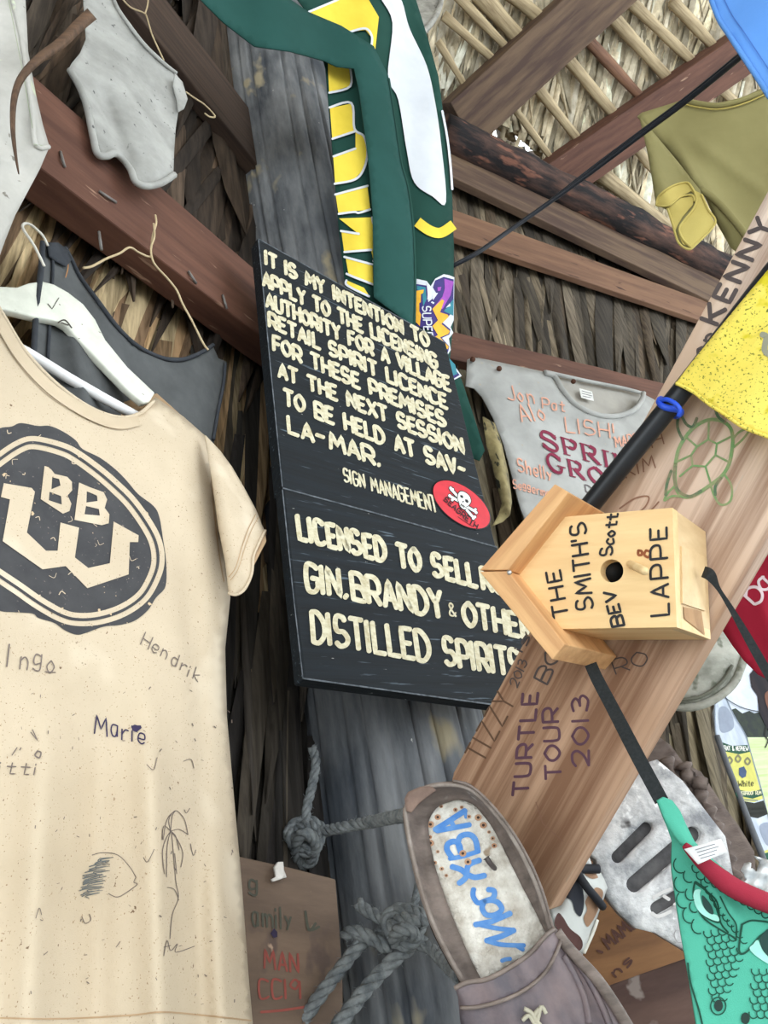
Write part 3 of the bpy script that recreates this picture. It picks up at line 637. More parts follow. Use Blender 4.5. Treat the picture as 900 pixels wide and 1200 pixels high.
strokes('hem_stitching', [(crom([(300, 602), (291, 620), (284, 640), (276, 665), (268, 676)]), 1.0), (crom([(303, 606), (294, 623), (287, 642), (279, 667), (270, 680)]), .8)], SLV, cream_in, slv, .0012)
strokes('bottom_hem', [(crom([(-200, 1196), (-60, 1192), (60, 1194), (150, 1190), (190, 1186), (240, 1190), (294, 1196)]), 2.0)], TEE, cream_in, tee, .0012)
# crest print
z = lambda p: [(x / 4.444, 480 + y / 4.444) for x, y in p]
greyp = mk('crest_grey_print', (74, 74, 76), (62, 62, 65), (20, 20, 20), bump=0, rough=.9, specks=((90, (206, 182, 148), .70, .02, (1, 1, 1)), (240, (120, 112, 106), .68, .05, (1, 1, 1))))
blob = [(-60, 140), (0, 97), (60, 88), (95, 72), (130, 72), (200, 85), (260, 85), (330, 115), (395, 160), (430, 205), (520, 250), (600, 310), (660, 370), (720, 440), (800, 502), (830, 560), (850, 680), (866, 800), (862, 920), (812, 980), (770, 1045), (700, 1100), (620, 1122), (540, 1130), (450, 1162), (400, 1172), (340, 1150), (280, 1110), (200, 1085), (170, 1062), (80, 1055), (0, 1048), (-110, 1000), (-200, 900), (-240, 740), (-250, 560), (-200, 390), (-130, 240)]
prints('crest', [z(blob)], TEE, greyp, tee, .0007, 8, True)
ring = [(-190, 640), (-170, 480), (-110, 350), (0, 258), (100, 192), (180, 172), (320, 205), (405, 248), (520, 332), (600, 402), (680, 482), (760, 592), (810, 690), (823, 790), (798, 880), (740, 975), (640, 1045), (520, 1085), (410, 1093), (320, 1072), (200, 1005), (100, 935), (0, 868), (-110, 790)]
rg = crom(z(ring), True); rg.append(rg[0])
strokes('crest_ring', [(rg, 15.5)], TEE, cream, tee, .0013, rnd=False); strokes('crest_ring_line', [(rg, 3.4)], TEE, greyp, tee, .0019, rnd=False)
Wp = [(20, 383), (5, 455), (52, 468), (14, 685), (222, 832), (342, 815), (455, 930), (670, 858), (676, 690), (720, 690), (722, 655), (592, 583), (572, 800), (460, 825), (390, 770), (412, 615), (315, 588), (300, 735), (240, 735), (140, 640), (182, 428), (165, 408)]
B1 = (z([(232, 293), (265, 310), (285, 335), (350, 350), (374, 375), (376, 420), (352, 447), (372, 490), (362, 528), (328, 542), (212, 466)]), [z([(272, 352), (308, 362), (315, 395), (268, 415)]), z([(258, 428), (318, 450), (322, 495), (254, 472)])])
B2 = (z([(412, 380), (470, 405), (540, 430), (558, 468), (545, 512), (570, 545), (566, 592), (530, 602), (388, 574)]), [z([(452, 425), (505, 448), (508, 476), (450, 484)]), z([(448, 502), (515, 518), (520, 552), (440, 545)])])
prints('crest_letters', [z(Wp), B1, B2], TEE, cream, tee, .0019, 7)
rs = random.Random(11); sc_ = []
for _ in range(46):
    x, y = rs.uniform(-40, 180), rs.uniform(500, 735)
    a = rs.uniform(0, 6.3); l = rs.uniform(2, 6); sc_.append((crom([(x, y), (x + l * math.cos(a), y + l * math.sin(a)), (x + l * 1.5 * math.cos(a + .8), y + l * 1.5 * math.sin(a + .8))]), rs.uniform(.5, 1.2)))
inb = inside(np.array([s[0][0] for s in sc_]), z(blob)); strokes('crest_scratches', [s for s, k in zip(sc_, inb) if k], TEE, cream, tee, .0016)
# names and drawings in marker pen
pen = flat_m('grey_marker', (122, 110, 104)); penp = flat_m('violet_marker', (58, 50, 84))
hw = text('I', (8, 781), (9, 781), (3, -26), None, 1.8) + text('ngo', (22, 785), (64, 790), (3, -24), None, 1.5, jit=.8) + [([(53, 787), (65, 788)], 1.2)] + text('Hendrik', (166, 754), (232, 800), (6, -14), (4, -13), 1.2, jit=1.0)
hw += text('itti', (-2, 906), (42, 908), (3, -14), None, 1.5) + [(crom([(44, 880), (48, 882), (46, 888), (41, 885), (44, 880)]), 1.8), ([(14, 885), (20, 876)], 1.2), ([(36, 858), (44, 868), (38, 855)], 1.2)]
strokes('marker_names', hw, TEE, pen, tee, .0012)
strokes('marker_name', text('Marie', (110, 858), (170, 873), (1, -22), (0, -19), 1.7, jit=.9), TEE, penp, tee, .0012)
prints('heart', [[(154, 851), (158, 849), (161, 850), (165, 850), (166, 853), (160, 858), (155, 856)]], TEE, penp, tee, .0013)
z = lambda p: [(x / 2.5, 720 + y / 2.5) for x, y in p]
dr = []
for p in ([(500, 635), (485, 660), (476, 700), (482, 760)], [(500, 635), (490, 680), (488, 770)], [(500, 635), (520, 660), (536, 700), (530, 740)], [(500, 635), (525, 630), (551, 645)], [(500, 635), (515, 650), (525, 690)],
          [(500, 635), (480, 620), (475, 660)], [(500, 635), (495, 600), (515, 575), (540, 600), (551, 645)], [(500, 635), (505, 590), (515, 575)], [(478, 660), (490, 600), (512, 576)], [(503, 640), (508, 700), (515, 780), (523, 830), (505, 880), (498, 950)],
          [(490, 800), (510, 805), (523, 830)], [(512, 700), (518, 760)], [(480, 1000), (490, 955), (500, 985), (520, 965), (515, 990), (570, 972)], [(480, 975), (500, 970)], [(420, 712), (432, 725), (452, 688)], [(558, 672), (566, 706), (574, 690)], [(540, 572), (546, 582), (556, 568)],
          [(270, 705), (300, 698), (345, 705), (380, 740), (398, 770)], [(398, 770), (392, 785), (402, 790), (380, 808), (345, 828), (318, 818)], [(105, 890), (115, 860), (122, 880)], [(240, 885), (250, 905), (266, 895), (262, 878)], [(128, 998), (140, 988)], [(340, 975), (352, 958)], [(538, 430), (560, 425), (568, 450)], [(430, 440), (450, 455), (460, 420)]):
    dr.append((z(crom(p)), .9))
for _ in range(60):
    x, y = rs.uniform(20, 280), rs.uniform(800, 1180); a = rs.uniform(0, 3.1); dr.append(([(x, y), (x + 3 * math.cos(a), y + 3 * math.sin(a))], rs.uniform(.5, 1.4)))
strokes('pen_drawings', dr, TEE, pen, tee, .0012)
hat = []
for k in range(0, 26, 1):
    x0, y0 = 240 + rs.uniform(-6, 70), 715 + k * 4.4; l = 30 + 22 * math.sin(k / 26 * 3.1)
    xl = 300 - 68 * math.sin(min(1, (k + 5) / 24) * 1.6); xa = xl + rs.uniform(0, 12) + (rs.uniform(8, 30) if k % 4 == 1 else 0); hat.append((z(crom([(xa, y0 + 6), (xl + l * .6, y0), (xl + l + rs.uniform(6, 30), y0 - 6 + rs.uniform(-4, 4))])), (rs.uniform(1.0, 1.7), rs.uniform(.5, 1.0))))
strokes('scribbled_shell', hat, TEE, flat_m('slate_marker', (104, 108, 108)), tee, .0013)

# hanger
hp = mk('white_hanger_paint', (226, 228, 216), (204, 206, 194), (20, 20, 20), rough=.45, bump=.1, specks=((80, (120, 112, 100), .73, .02, (1, 1, 1)),))
HG = TEE.shift(-.030, lambda x, y: 0.0)
hg = thing('clothes_hanger', HG.base(20, 340), 'white wooden clothes hanger with a round white bar, inside the cream shirt', 'hanger')
sheet('hanger_arm', [(-215, 430), (-150, 395), (-60, 350), (-20, 338), (0, 335), (20, 336), (34, 331), (50, 329), (64, 333), (80, 342), (98, 356), (112, 374), (124, 398), (150, 430), (182, 460), (176, 470), (168, 472), (148, 455), (110, 416), (78, 382), (68, 376), (40, 371), (0, 361), (-60, 388), (-150, 425), (-210, 448)], HG, hp, hg, .006, 8, .014, bevel=.003)
strokes('cracks', [([(56, 356), (61, 362), (69, 349)], 1.0), (crom([(68, 378), (76, 375), (84, 384)]), 1.6), ([(72, 378), (80, 381)], 1.4)], HG, flat_m('crack_dark', (70, 64, 58)), hg, .0066)
v, f = tube([HG(x, y, .004) for x, y in ((-150, 320), (-60, 362), (38, 417), (80, 443), (120, 466), (160, 488))], .0082, 16)
mobj('hanger_bar', v, f, mk('white_bar', (238, 238, 238), (226, 226, 226), (20, 20, 20), rough=.35, bump=.05, specks=((130, (90, 76, 60), .75, .01, (1, 1, 1)),)), hg)
v, f = tube(curve3([HG(20, 340), HG(18, 315), HG(12, 290), HG(20, 268), HG(36, 262), HG(48, 272), HG(46, 290)], 5), .0022, 8)

# ================================================================== grey tank top on a wire hanger, wires
TANK = vsurf(150, 430, 1.28, 60, folds(wav(.05, .02, 0, .008), vfold(70, 300, 110, 520, 10, .014), vfold(85, 320, 180, 430, 9, .010), edge_drop([(75, 288), (150, 395), (250, 405)], 14, .014)))
tg = cloth_m('charcoal_jersey', (92, 94, 95), (78, 80, 81), sc=20); tgd = cloth_m('charcoal_binding', (66, 69, 74), (54, 57, 62), sc=30)
tk = thing('tank_top', TANK.base(60, 290), 'dark grey tank top hanging behind the cream shirt', 'tank top')
sheet('garment_body', [(49, 282), (58, 284), (74, 290), (82, 304), (92, 325), (112, 352), (136, 384), (160, 405), (190, 418), (215, 419), (236, 411), (249, 404), (256, 420), (266, 424), (263, 450), (258, 480), (251, 515), (249, 560), (240, 640), (60, 640), (36, 560), (35, 470), (38, 420), (42, 350), (46, 315)], TANK, tg, tk, 0, 7, .003)
seam('neck_binding', [(76, 290), (84, 305), (94, 325), (114, 352), (138, 384), (162, 406), (192, 420), (216, 421), (238, 412), (250, 404)], TANK, .0042, tgd, tk, .003)
seam('armhole_binding', [(50, 284), (48, 318), (43, 360), (39, 420), (36, 470)], TANK, .0045, tgd, tk, .003)
seam('armhole_binding', [(264, 426), (262, 450), (256, 480), (250, 515)], TANK, .0036, tgd, tk, .003)
seam('strap_seam', [(58, 290), (62, 310), (60, 350), (56, 420)], TANK, .0028, tgd, tk, .003)
strokes('loose_thread', [(crom([(78, 301), (80, 312), (77, 325)]), 1.2)], TANK, flat_m('tan_thread', (170, 120, 70)), tk, .006)
sheet('strap_gather', [(56, 284), (68, 284), (80, 293), (84, 305), (78, 312), (66, 306), (58, 300)], TANK, tgd, tk, .008, 4, .003)
wm = flat_m('pale_wire', (196, 176, 140), .45); wwh = flat_m('white_wire', (228, 224, 214), .4)
def wire(name, pts, S, r, mat, label, off=.02, group=None):
    v, f = tube(curve3([S(x, y, off) for x, y in pts], 5), r, 7); return tag(mobj(name, v, f, mat), label, 'wire', group)
wire('wire_hook', [(52, 312), (40, 288), (27, 268), (29, 262), (37, 264), (50, 276), (56, 288)], TANK, .0022, wwh, 'white wire hanger hook poking out of the grey tank top strap')
WV = WL.shift(.14)
wire('tie_wire', [(182, 252), (183, 262), (179, 276), (177, 292), (176, 301), (163, 296), (152, 290), (140, 297), (125, 303), (108, 312), (98, 314)], WV, .0020, wm, 'thin pale wire wrapped round the left rail and running to the grey tank top', .02)
wire('tie_wire', [(180, 262), (181, 277), (177, 290), (178, 302), (183, 312), (196, 326), (207, 340), (214, 356), (225, 376), (238, 402), (244, 410)], WV, .0020, wm, 'thin pale wire hanging from the left rail down to the tank top shoulder', .024)
wire('tie_wire', [(140, -6), (152, 8), (168, 15), (172, 20), (178, 40), (186, 58), (192, 71)], WL.shift(.16), .0020, wm, 'thin pale wire at the top left crossing the dark slanting timber', .01)
wire('tie_wire', [(174, -8), (173, 6), (170, 16)], WL.shift(.16), .0020, wm, 'short pale wire end at the top left above the grimy cloth', .01)
wire('tie_wire', [(218, 108), (228, 115), (240, 123), (252, 136), (246, 137), (240, 133)], WL.shift(.16), .0022, wm, 'looped pale wire at the right corner of the grimy white cloth', .01)

# ================================================================== white cloths at the top left
WS = vsurf(20, 150, 1.08, 45, folds(wav(.06, .01, 0, .006), vfold(10, 0, 45, 160, 8, .012), vfold(57, 170, 0, 190, 10, .010), wav(.02, .05, 2, .005)))
dirty = mk('grimy_white_cotton', (188, 186, 180), (162, 160, 154), (7, 7, 7), rough=.9, bump=.2, dist=.002, fine=700, spec=.15, specks=((60, (120, 116, 108), .70, .04, (1, 1, 1)), (22, (196, 204, 176), .64, .08, (1, 1, 1))))
ws = thing('white_shirt', WS.base(20, 20), 'white shirt hanging at the top left edge above the cream T-shirt', 'shirt')
sheet('shirt_body', [(-150, -60), (32, -60), (30, 0), (33, 60), (42, 110), (50, 145), (58, 172), (48, 195), (34, 222), (18, 252), (6, 282), (-4, 310), (-60, 330), (-150, 330)], WS, dirty, ws, 0, 8, .003)
seam('folded_edge', [(12, -10), (24, 40), (32, 90), (38, 130), (42, 170), (57, 172)], WS, .0035, dirty, ws, .002)
strokes('stitching', [([(40, 169), (57, 172)], 1.0), (crom([(10, 0), (24, 70), (38, 150)]), .8)], WS, flat_m('stitch_green', (150, 160, 134)), ws, .005)
GC = vsurf(150, 100, 1.62, 52, folds(vfold(110, 30, 190, 200, 22, .020), vfold(130, 0, 210, 90, 9, .012), vfold(110, 90, 150, 190, 9, -.012), wav(.05, -.03, 0, .006)))
gcm = mk('soiled_white_cotton', (168, 168, 164), (140, 140, 136), (10, 10, 10), rough=.92, bump=.2, dist=.002, fine=700, spec=.15, specks=((46, (92, 92, 92), .67, .05, (1, 2.2, 1)),))
gc = thing('white_cloth', GC.base(120, 20), 'grimy white cloth garment dangling from the dark slanting timber at the top left', 'cloth')
sheet('cloth_body', [(96, -30), (128, -30), (134, 5), (150, 28), (168, 52), (190, 73), (206, 85), (213, 100), (219, 116), (216, 126), (209, 131), (206, 150), (204, 180), (203, 210), (188, 218), (172, 221), (158, 216), (155, 204), (150, 195), (136, 180), (126, 186), (116, 184), (111, 172), (106, 145), (98, 112), (88, 94), (80, 82), (84, 74), (94, 62), (101, 45), (98, 0)], GC, gcm, gc, 0, 6, .003)
seam('hem_band', [(204, 205), (190, 214), (172, 218), (159, 213), (152, 197), (136, 180), (124, 183), (114, 180), (109, 160), (102, 126), (94, 104), (82, 82)], GC, .0068, gcm, gc, .003)
seam('hem_band', [(128, -20), (136, 6), (152, 30), (170, 53), (192, 74), (207, 86)], GC, .0045, gcm, gc, .002)
sheet('turned_corner', [(205, 86), (214, 96), (220, 116), (216, 127), (209, 131), (207, 115), (203, 100)], GC, gcm, gc, .010, 4, .003)
# dead leaf curl in front of the white shirt
pts = crom([(108, 16), (92, 30), (72, 50), (52, 64), (34, 80), (22, 97), (16, 120), (15, 150), (18, 180), (22, 204)]); LS = vsurf(60, 100, 1.0, 45)
wd_ = [13 * (1 - (i / (len(pts) - 1))) ** .8 + 1.2 for i in range(len(pts))]; vs, fs = [], []
for i, (x, y) in enumerate(pts):
    a, b = pts[max(i - 1, 0)], pts[min(i + 1, len(pts) - 1)]; l = math.hypot(b[0] - a[0], b[1] - a[1]); nx, ny = -(b[1] - a[1]) / l, (b[0] - a[0]) / l
    for s in (-1, 0, 1): vs.append(LS(x + nx * wd_[i] * s * .6, y + ny * wd_[i] * s * .6, .006 if s == 0 else 0))
for i in range(len(pts) - 1):
    for j in (0, 1): fs.append((3 * i + j, 3 * i + j + 1, 3 * i + j + 4, 3 * i + j + 3))
tag(mobj('dead_leaf', vs, fs, wood('dead_leaf_brown', (104, 80, 62), (76, 58, 46), sx=20, sy=60), None, None, True, .0012), 'curled brown leaf strip dangling in front of the white shirt at top left', 'leaf')
# ================================================================== things on the right wall
WSH = WR.shift(.14, folds(vfold(560, 425, 700, 600, 14, .020), vfold(552, 440, 600, 560, 9, -.012), vfold(580, 430, 740, 520, 12, .010), wav(.03, -.04, 0, .008)))
wc = mk('white_jersey', (174, 174, 171), (152, 152, 149), (5, 5, 5), rough=.92, bump=.2, dist=.002, fine=500, spec=.15, specks=((40, (168, 160, 148), .68, .05, (1, 1, 1)),))
pst = thing('printed_shirt', WSH.base(640, 450), 'white shirt with maroon serif capitals and orange marker names, pinned to the right rail', 'shirt')
pso = [(548, 421), (556, 419), (600, 428), (640, 437), (650, 441), (658, 456), (672, 472), (695, 484), (720, 488), (742, 482), (752, 470), (755, 462), (770, 470), (800, 482), (850, 505), (860, 640), (640, 680), (622, 625), (610, 595), (598, 550), (590, 520), (578, 490), (565, 465), (556, 455), (546, 452)]
sheet('shirt_body', pso, WSH, wc, pst, 0, 8, .004)
sheet('back_panel', [(560, 419), (640, 436), (690, 446), (740, 458), (760, 466), (780, 520), (700, 520), (640, 470)], WSH.shift(-.045, lambda x, y: 0), cloth_m('white_jersey_inside', (176, 172, 164)), pst, 0, 12, .004)
seam('collar', [(638, 437), (650, 442), (659, 457), (673, 473), (696, 485), (720, 488), (742, 481), (752, 469), (754, 461)], WSH, .011, wc, pst, .004)
seam('back_collar', [(640, 436), (690, 447), (730, 455), (753, 461)], WSH.shift(-.03, lambda x, y: 0), .008, wc, pst)
prints('neck_label', [[(679, 455), (694, 459), (696, 470), (681, 466)]], WSH.shift(-.03, lambda x, y: 0), flat_m('label_white', (230, 230, 226)), pst, .004)
strokes('label_print', [([(682, 458), (693, 461)], .7), ([(682, 461), (694, 464)], .7), ([(683, 464), (692, 466)], .7)], WSH.shift(-.03, lambda x, y: 0), flat_m('label_grey', (120, 120, 124)), pst, .0052)
mar = flat_m('maroon_print', (126, 34, 62), .85)
strokes('lettering', text('SPRING', (638, 526), (768, 566), (-5, -23), (-3, -22), 3.5, 1.2, SERIF, thin=.36) + text('GROVE', (645, 552), (754, 584), (-5, -23), (-3, -22), 3.5, 1.2, SERIF, thin=.36), WSH, mar, pst, .003, 3, False)
strokes('lettering', text('Drink', (687, 576), (722, 584), (-1.5, -8), None, 1.1), WSH, flat_m('print_grey', (90, 80, 84)), pst, .003, 3)
org = flat_m('faded_orange_marker', (214, 158, 136), .9)
strokes('marker_names', text('Jon', (596, 468), (628, 473), (-4, -17), None, 1.6) + text('Alo', (612, 494), (642, 492), (-8, -20), None, 1.7) + text('Pat', (636, 478), (662, 482), (-1, -12), None, 1.5) + text('LISH!', (664, 506), (722, 514), (-2, -17), None, 1.7)
        + text('Shelly', (608, 552), (648, 564), (-2, -15), None, 1.7) + text('Seggerman', (602, 572), (650, 584), (-1, -10), None, 1.3) + text('MARC', (722, 524), (748, 520), (-2, -12), None, 1.6), WSH, org, pst, .003)
rust = flat_m('rusty_nail', (96, 60, 44), .6)
for k, (x, y) in enumerate(((554, 421), (585, 432), (672, 447))):
    v, f = tube([WSH(x, y, -.03), WSH(x, y, .012), WSH(x, y, .014), WSH(x, y, .018)], [.004, .004, .010, .009], 8)
    tag(mobj('shirt_nail', v, f, rust), 'rusty nail pinning the white printed shirt, ' + ('at its left sleeve tip', 'on its left shoulder', 'at its back collar')[k], 'nail', 'nails pinning the white shirt')
# dried leaf behind the black sign
DL = vsurf(585, 560, 2.1, 36, folds(vfold(575, 490, 597, 600, 5, .02)))
tag(sheet('curled_palm_leaf', [(566, 488), (580, 496), (588, 520), (596, 555), (600, 588), (598, 602), (590, 611), (577, 616), (584, 604), (588, 590), (583, 572), (577, 545), (570, 520)], DL, mk('mottled_leaf', (150, 138, 96), (110, 98, 66), (20, 20, 20), specks=((30, (40, 40, 30), .60, .04, (1.5, 1.5, .5)),)), None, 0, 5, .004), 'mottled dry palm leaf curling down between the black sign and the white printed shirt', 'leaf')

# olive shirt
OL = surf3((760, 140, 2.35), (900, 290, 2.1), (900, 120, 2.3), folds(vfold(760, 140, 880, 290, 9, .030), vfold(795, 150, 895, 225, 8, .012), vfold(770, 150, 800, 210, 6, -.02), wav(.04, .03, 1, .01)))
om = cloth_m('olive_cotton', (140, 133, 90), (126, 119, 78), sc=4); oy = cloth_m('olive_hem_yellow', (192, 176, 104), (176, 158, 88), sc=5)
os_ = thing('olive_shirt', OL.base(850, 130), 'faded olive green shirt hanging upside the right rafter, its rolled sleeve showing yellow inside', 't-shirt')
sheet('shirt_body', [(747, 136), (752, 132), (800, 117), (806, 118), (840, 121), (870, 114), (900, 100), (980, 70), (1000, 330), (870, 300), (856, 290), (840, 262), (829, 238), (822, 222), (812, 216), (800, 200), (770, 160), (758, 148)], OL, om, os_, 0, 7, .004)
seam('collar', [(802, 118), (820, 122), (842, 124), (868, 118), (900, 105), (940, 88)], OL, .009, om, os_, .006)
seam('collar_stitching', [(802, 122), (820, 126), (842, 128), (870, 122), (902, 108)], OL, .002, oy, os_, .008)
OS2 = OL.shift(.05, folds(vfold(752, 150, 785, 240, 12, .03), wav(.08, .02, 0, .008)))
sv = sheet('sleeve', [(749, 136), (760, 148), (775, 166), (795, 190), (812, 212), (820, 222), (826, 236), (832, 250), (838, 262), (828, 275), (814, 287), (808, 292), (796, 284), (789, 268), (782, 246), (770, 241), (768, 236), (764, 210), (757, 170)], OS2, om, os_, 0, 5, .004)
prints('sleeve_inside', [[(769, 239), (771, 230), (785, 219), (800, 214), (808, 217), (814, 228), (810, 224), (798, 230), (785, 240), (775, 242)], [(814, 230), (812, 222), (820, 226), (830, 246), (838, 262), (826, 276), (812, 290), (800, 286), (795, 274), (798, 262), (808, 250), (815, 238)], [(783, 244), (798, 232), (813, 230), (812, 240), (800, 254), (794, 264), (791, 272), (786, 258)]], OS2, oy, sv, .004)
seam('sleeve_hem', [(769, 241), (772, 230), (786, 219), (802, 214), (809, 217), (816, 232), (813, 244), (802, 258), (796, 268), (800, 280), (810, 290)], OS2, .0032, oy, sv, .006)
seam('sleeve_hem', [(782, 244), (788, 262), (795, 284), (807, 292), (816, 286), (838, 262), (830, 246), (822, 228)], OS2, .0032, oy, sv, .005)
seam('sleeve_hem', [(770, 241), (784, 241), (797, 231), (811, 229), (814, 236)], OS2, .003, oy, sv, .006)
seam('side_fold', [(822, 222), (836, 232), (850, 246), (870, 270), (878, 282)], OL, .010, om, os_, .012)
# black cable
CB = [(530, 312, 2.2), (560, 296, 2.2), (600, 268, 2.25), (640, 240, 2.25), (690, 204, 2.2), (750, 159, 2.1), (800, 122, 2.0), (840, 90, 1.9), (872, 64, 1.8), (905, 40, 1.7)]
cbm = flat_m('cable_black', (28, 32, 40), .5)
v1 = tube(curve3([U(*p) for p in CB], 6), .0068, 9); v2 = tube(curve3([U(p[0], p[1] - (4 if 3 < i < 9 else 1), p[2] + .004) for i, p in enumerate(CB)], 6), .0052, 9)
cb = mobj('cable', *v1, cbm); tag(cb, 'black cable strung diagonally in front of the rafters to the upper right corner', 'cable'); mobj('second_strand', *v2, cbm, cb)
# round metal disc at the top
DS = vsurf(470, 0, 2.7, 10); dc = [(466 + 52 * math.cos(t), -10 + 57 * math.sin(t)) for t in [i * math.pi / 20 for i in range(40)]]
dsm = mk('weathered_tin', (170, 168, 160), (120, 118, 112), (20, 20, 20), rough=.6, specks=((60, (70, 66, 60), .66, .05, (1, 1, 1)),))
dsk = sheet('tin_lid', dc, DS, dsm, None, 0, 10, .02); tag(dsk, 'round speckled grey tin lid behind the top of the green banner', 'lid')
seam('lid_rim', dc, DS, .010, dsm, dsk, .002, True, curve=False)
# dark cap behind the sign on the left, dark bag under it
CP = vsurf(310, 605, 1.62, 45, folds(edge_drop([(280, 582), (300, 573), (322, 574), (334, 584)], 26, .05)))
dk = cloth_m('black_cap_cloth', (44, 44, 48)); cap_ = thing('black_hat', CP.base(310, 600), 'black cap with a grey edge half hidden between the cream sleeve and the black sign', 'cap')
sheet('crown', [(262, 590), (280, 580), (300, 573), (318, 574), (332, 583), (345, 600), (345, 640), (320, 632), (300, 628), (262, 640)], CP, dk, cap_, 0, 6, .004, curve=True)
seam('grey_edging', [(262, 592), (280, 581), (296, 574), (310, 573), (322, 576), (334, 584)], CP, .006, flat_m('grey_trim', (104, 112, 120)), cap_, .006)
sheet('brim', [(270, 640), (300, 626), (322, 630), (345, 642), (345, 672), (322, 662), (300, 658), (275, 668)], CP, cloth_m('brown_brim', (58, 50, 46)), cap_, .012, 6, .006, curve=True)

# ================================================================== diagonal plank
E_ = W(Vector((.62, .235, .745))).normalized()
P0 = U(720, 668, .85); PLK = Surf(P0 + E_ * .125, -E_)
plm = wood('weathered_plank', (226, 208, 192), (160, 134, 116), sx=.9, sy=34, lo=.40, hi=.58, specks=((5, (196, 172, 150), .56, .14, (.5, 1.5, 1.5)), (30, (196, 188, 176), .72, .03, (.4, 3, 3)), (3.5, (130, 86, 62), .64, .10, (.4, 2, 2))))
_nt = plm.node_tree; _b = _nt.nodes['Principled BSDF']; _src = _b.inputs['Base Color'].links[0].from_socket      # the upper end is bleached, the lower end still brown
_tc = _nt.nodes.new('ShaderNodeTexCoord'); _sx = _nt.nodes.new('ShaderNodeSeparateXYZ'); _nt.links.new(_tc.outputs['Object'], _sx.inputs[0])
_mr = _nt.nodes.new('ShaderNodeMapRange'); _nt.links.new(_sx.outputs['X'], _mr.inputs['Value']); _mr.inputs['From Min'].default_value = -.22; _mr.inputs['From Max'].default_value = .25
_cr = _nt.nodes.new('ShaderNodeValToRGB'); _nt.links.new(_mr.outputs[0], _cr.inputs[0]); _cr.color_ramp.elements[0].color = lin((206, 182, 162)); _cr.color_ramp.elements[1].color = lin((255, 252, 250))
_mx = _nt.nodes.new('ShaderNodeMix'); _mx.data_type = 'RGBA'; _mx.blend_type = 'MULTIPLY'; _mx.inputs['Factor'].default_value = 1.0
_nt.links.new(_src, _mx.inputs['A']); _nt.links.new(_cr.outputs[0], _mx.inputs['B']); _nt.links.new(_mx.outputs['Result'], _b.inputs['Base Color'])
pk = thing('plank', PLK.base(700, 800), 'weathered diagonal plank signed KENNY and TURTLE TOUR with a green turtle drawing', 'plank')
sheet('board', [(531, 905), (900, 222), (1010, 20), (1200, 116), (900, 628), (642, 1068), (560, 1010), (515, 975)], PLK, plm, pk, 0, 26, .038, along=((590, 990), (860, 500)), smooth=False, bevel=.003)
k1 = flat_m('worn_black_marker', (84, 74, 72)); k2 = flat_m('violet_marker_ink', (92, 62, 76)); k3 = flat_m('brown_pen', (98, 72, 54))
strokes('lettering', text('KENNY', (843, 381), (908, 262), (-24, -9), (-23, -8), 5.2, 3.0), PLK, k1, pk, .0008)
strokes('lettering', text('on', (823, 417), (840, 392), (-14, -6), None, 3.2), PLK, k1, pk, .0008)
strokes('lettering', text('TURTLE', (620, 931), (632, 812), (-21, 1), None, 3.4, 2.6) + text('TOUR', (659, 912), (655, 830), (-21, 1), None, 3.2, 2.6) + text('2013', (690, 897), (689, 815), (-19, 1), None, 3.0, 3), PLK, k2, pk, .0008)
strokes('lettering', text('TIZZY', (566, 894), (604, 822), (-21, -12), None, 2.2, 3), PLK, k3, pk, .0008)
strokes('lettering', text('2013', (606, 806), (618, 776), (-9, -5), None, 1.6) + text('BO', (641, 802), (657, 766), (-15, -8), None, 2.4) + text('is', (612, 764), (622, 748), (-10, -5), None, 2.0) + text('RO', (722, 790), (760, 778), (-6, -16), None, 1.6), PLK, k1, pk, .0008)
fb = flat_m('faint_brown_marker', (142, 104, 84))
strokes('lettering', text('KIM', (734, 560), (768, 548), (-3, -15), None, 1.7) + text('JH', (748, 530), (778, 520), (-4, -14), None, 1.6) + [(crom([(726, 596), (744, 584), (760, 582), (756, 594), (744, 604), (760, 600), (772, 588)]), 1.8), ([(628, 940), (636, 965), (660, 986)], 1.0)], PLK, fb, pk, .0008)
z = lambda p: [(600 + x / 3, 400 + y / 3) for x, y in p]
gt = mk('green_crayon', (112, 152, 98), (150, 150, 112), (90, 90, 90), .35, .6, bump=0)
gt2 = mk('dark_green_crayon', (84, 112, 84), (136, 128, 100), (90, 90, 90), .35, .6, bump=0)
sh = crom([(575, 430), (592, 365), (640, 302), (700, 275), (755, 290), (776, 335), (766, 420), (740, 470), (690, 510), (632, 545), (592, 540), (574, 500)], True); sh.append(sh[0])
hx = [(650, 370), (690, 345), (720, 360), (715, 400), (680, 440), (635, 437), (630, 400), (650, 370)]
strokes('turtle_drawing', [(z(sh), 4.2), (z(hx), 2.4)] + [(z(p), 2.4) for p in ([(650, 370), (610, 335)], [(690, 345), (692, 280)], [(720, 360), (770, 335)], [(715, 400), (764, 425)], [(680, 440), (700, 505)], [(635, 437), (590, 475)], [(630, 400), (576, 425)])]
        + [(z(crom(p)), 2.6) for p in ([(775, 345), (800, 318), (835, 308), (815, 340), (780, 372)], [(700, 512), (712, 545), (735, 575), (768, 560), (772, 510), (748, 470)], [(578, 505), (550, 530), (535, 560), (560, 545), (590, 545)])], PLK, gt, pk, .0008)
strokes('turtle_shading', [(z(crom(p)), 3.4) for p in ([(600, 345), (582, 300), (590, 255), (612, 290), (635, 300), (650, 270)], [(575, 440), (570, 480), (585, 525), (625, 545), (665, 525)], [(735, 480), (715, 510), (715, 540)], [(560, 455), (545, 500), (540, 540)], [(715, 240), (725, 265), (750, 285)])], PLK, gt2, pk, .0010)

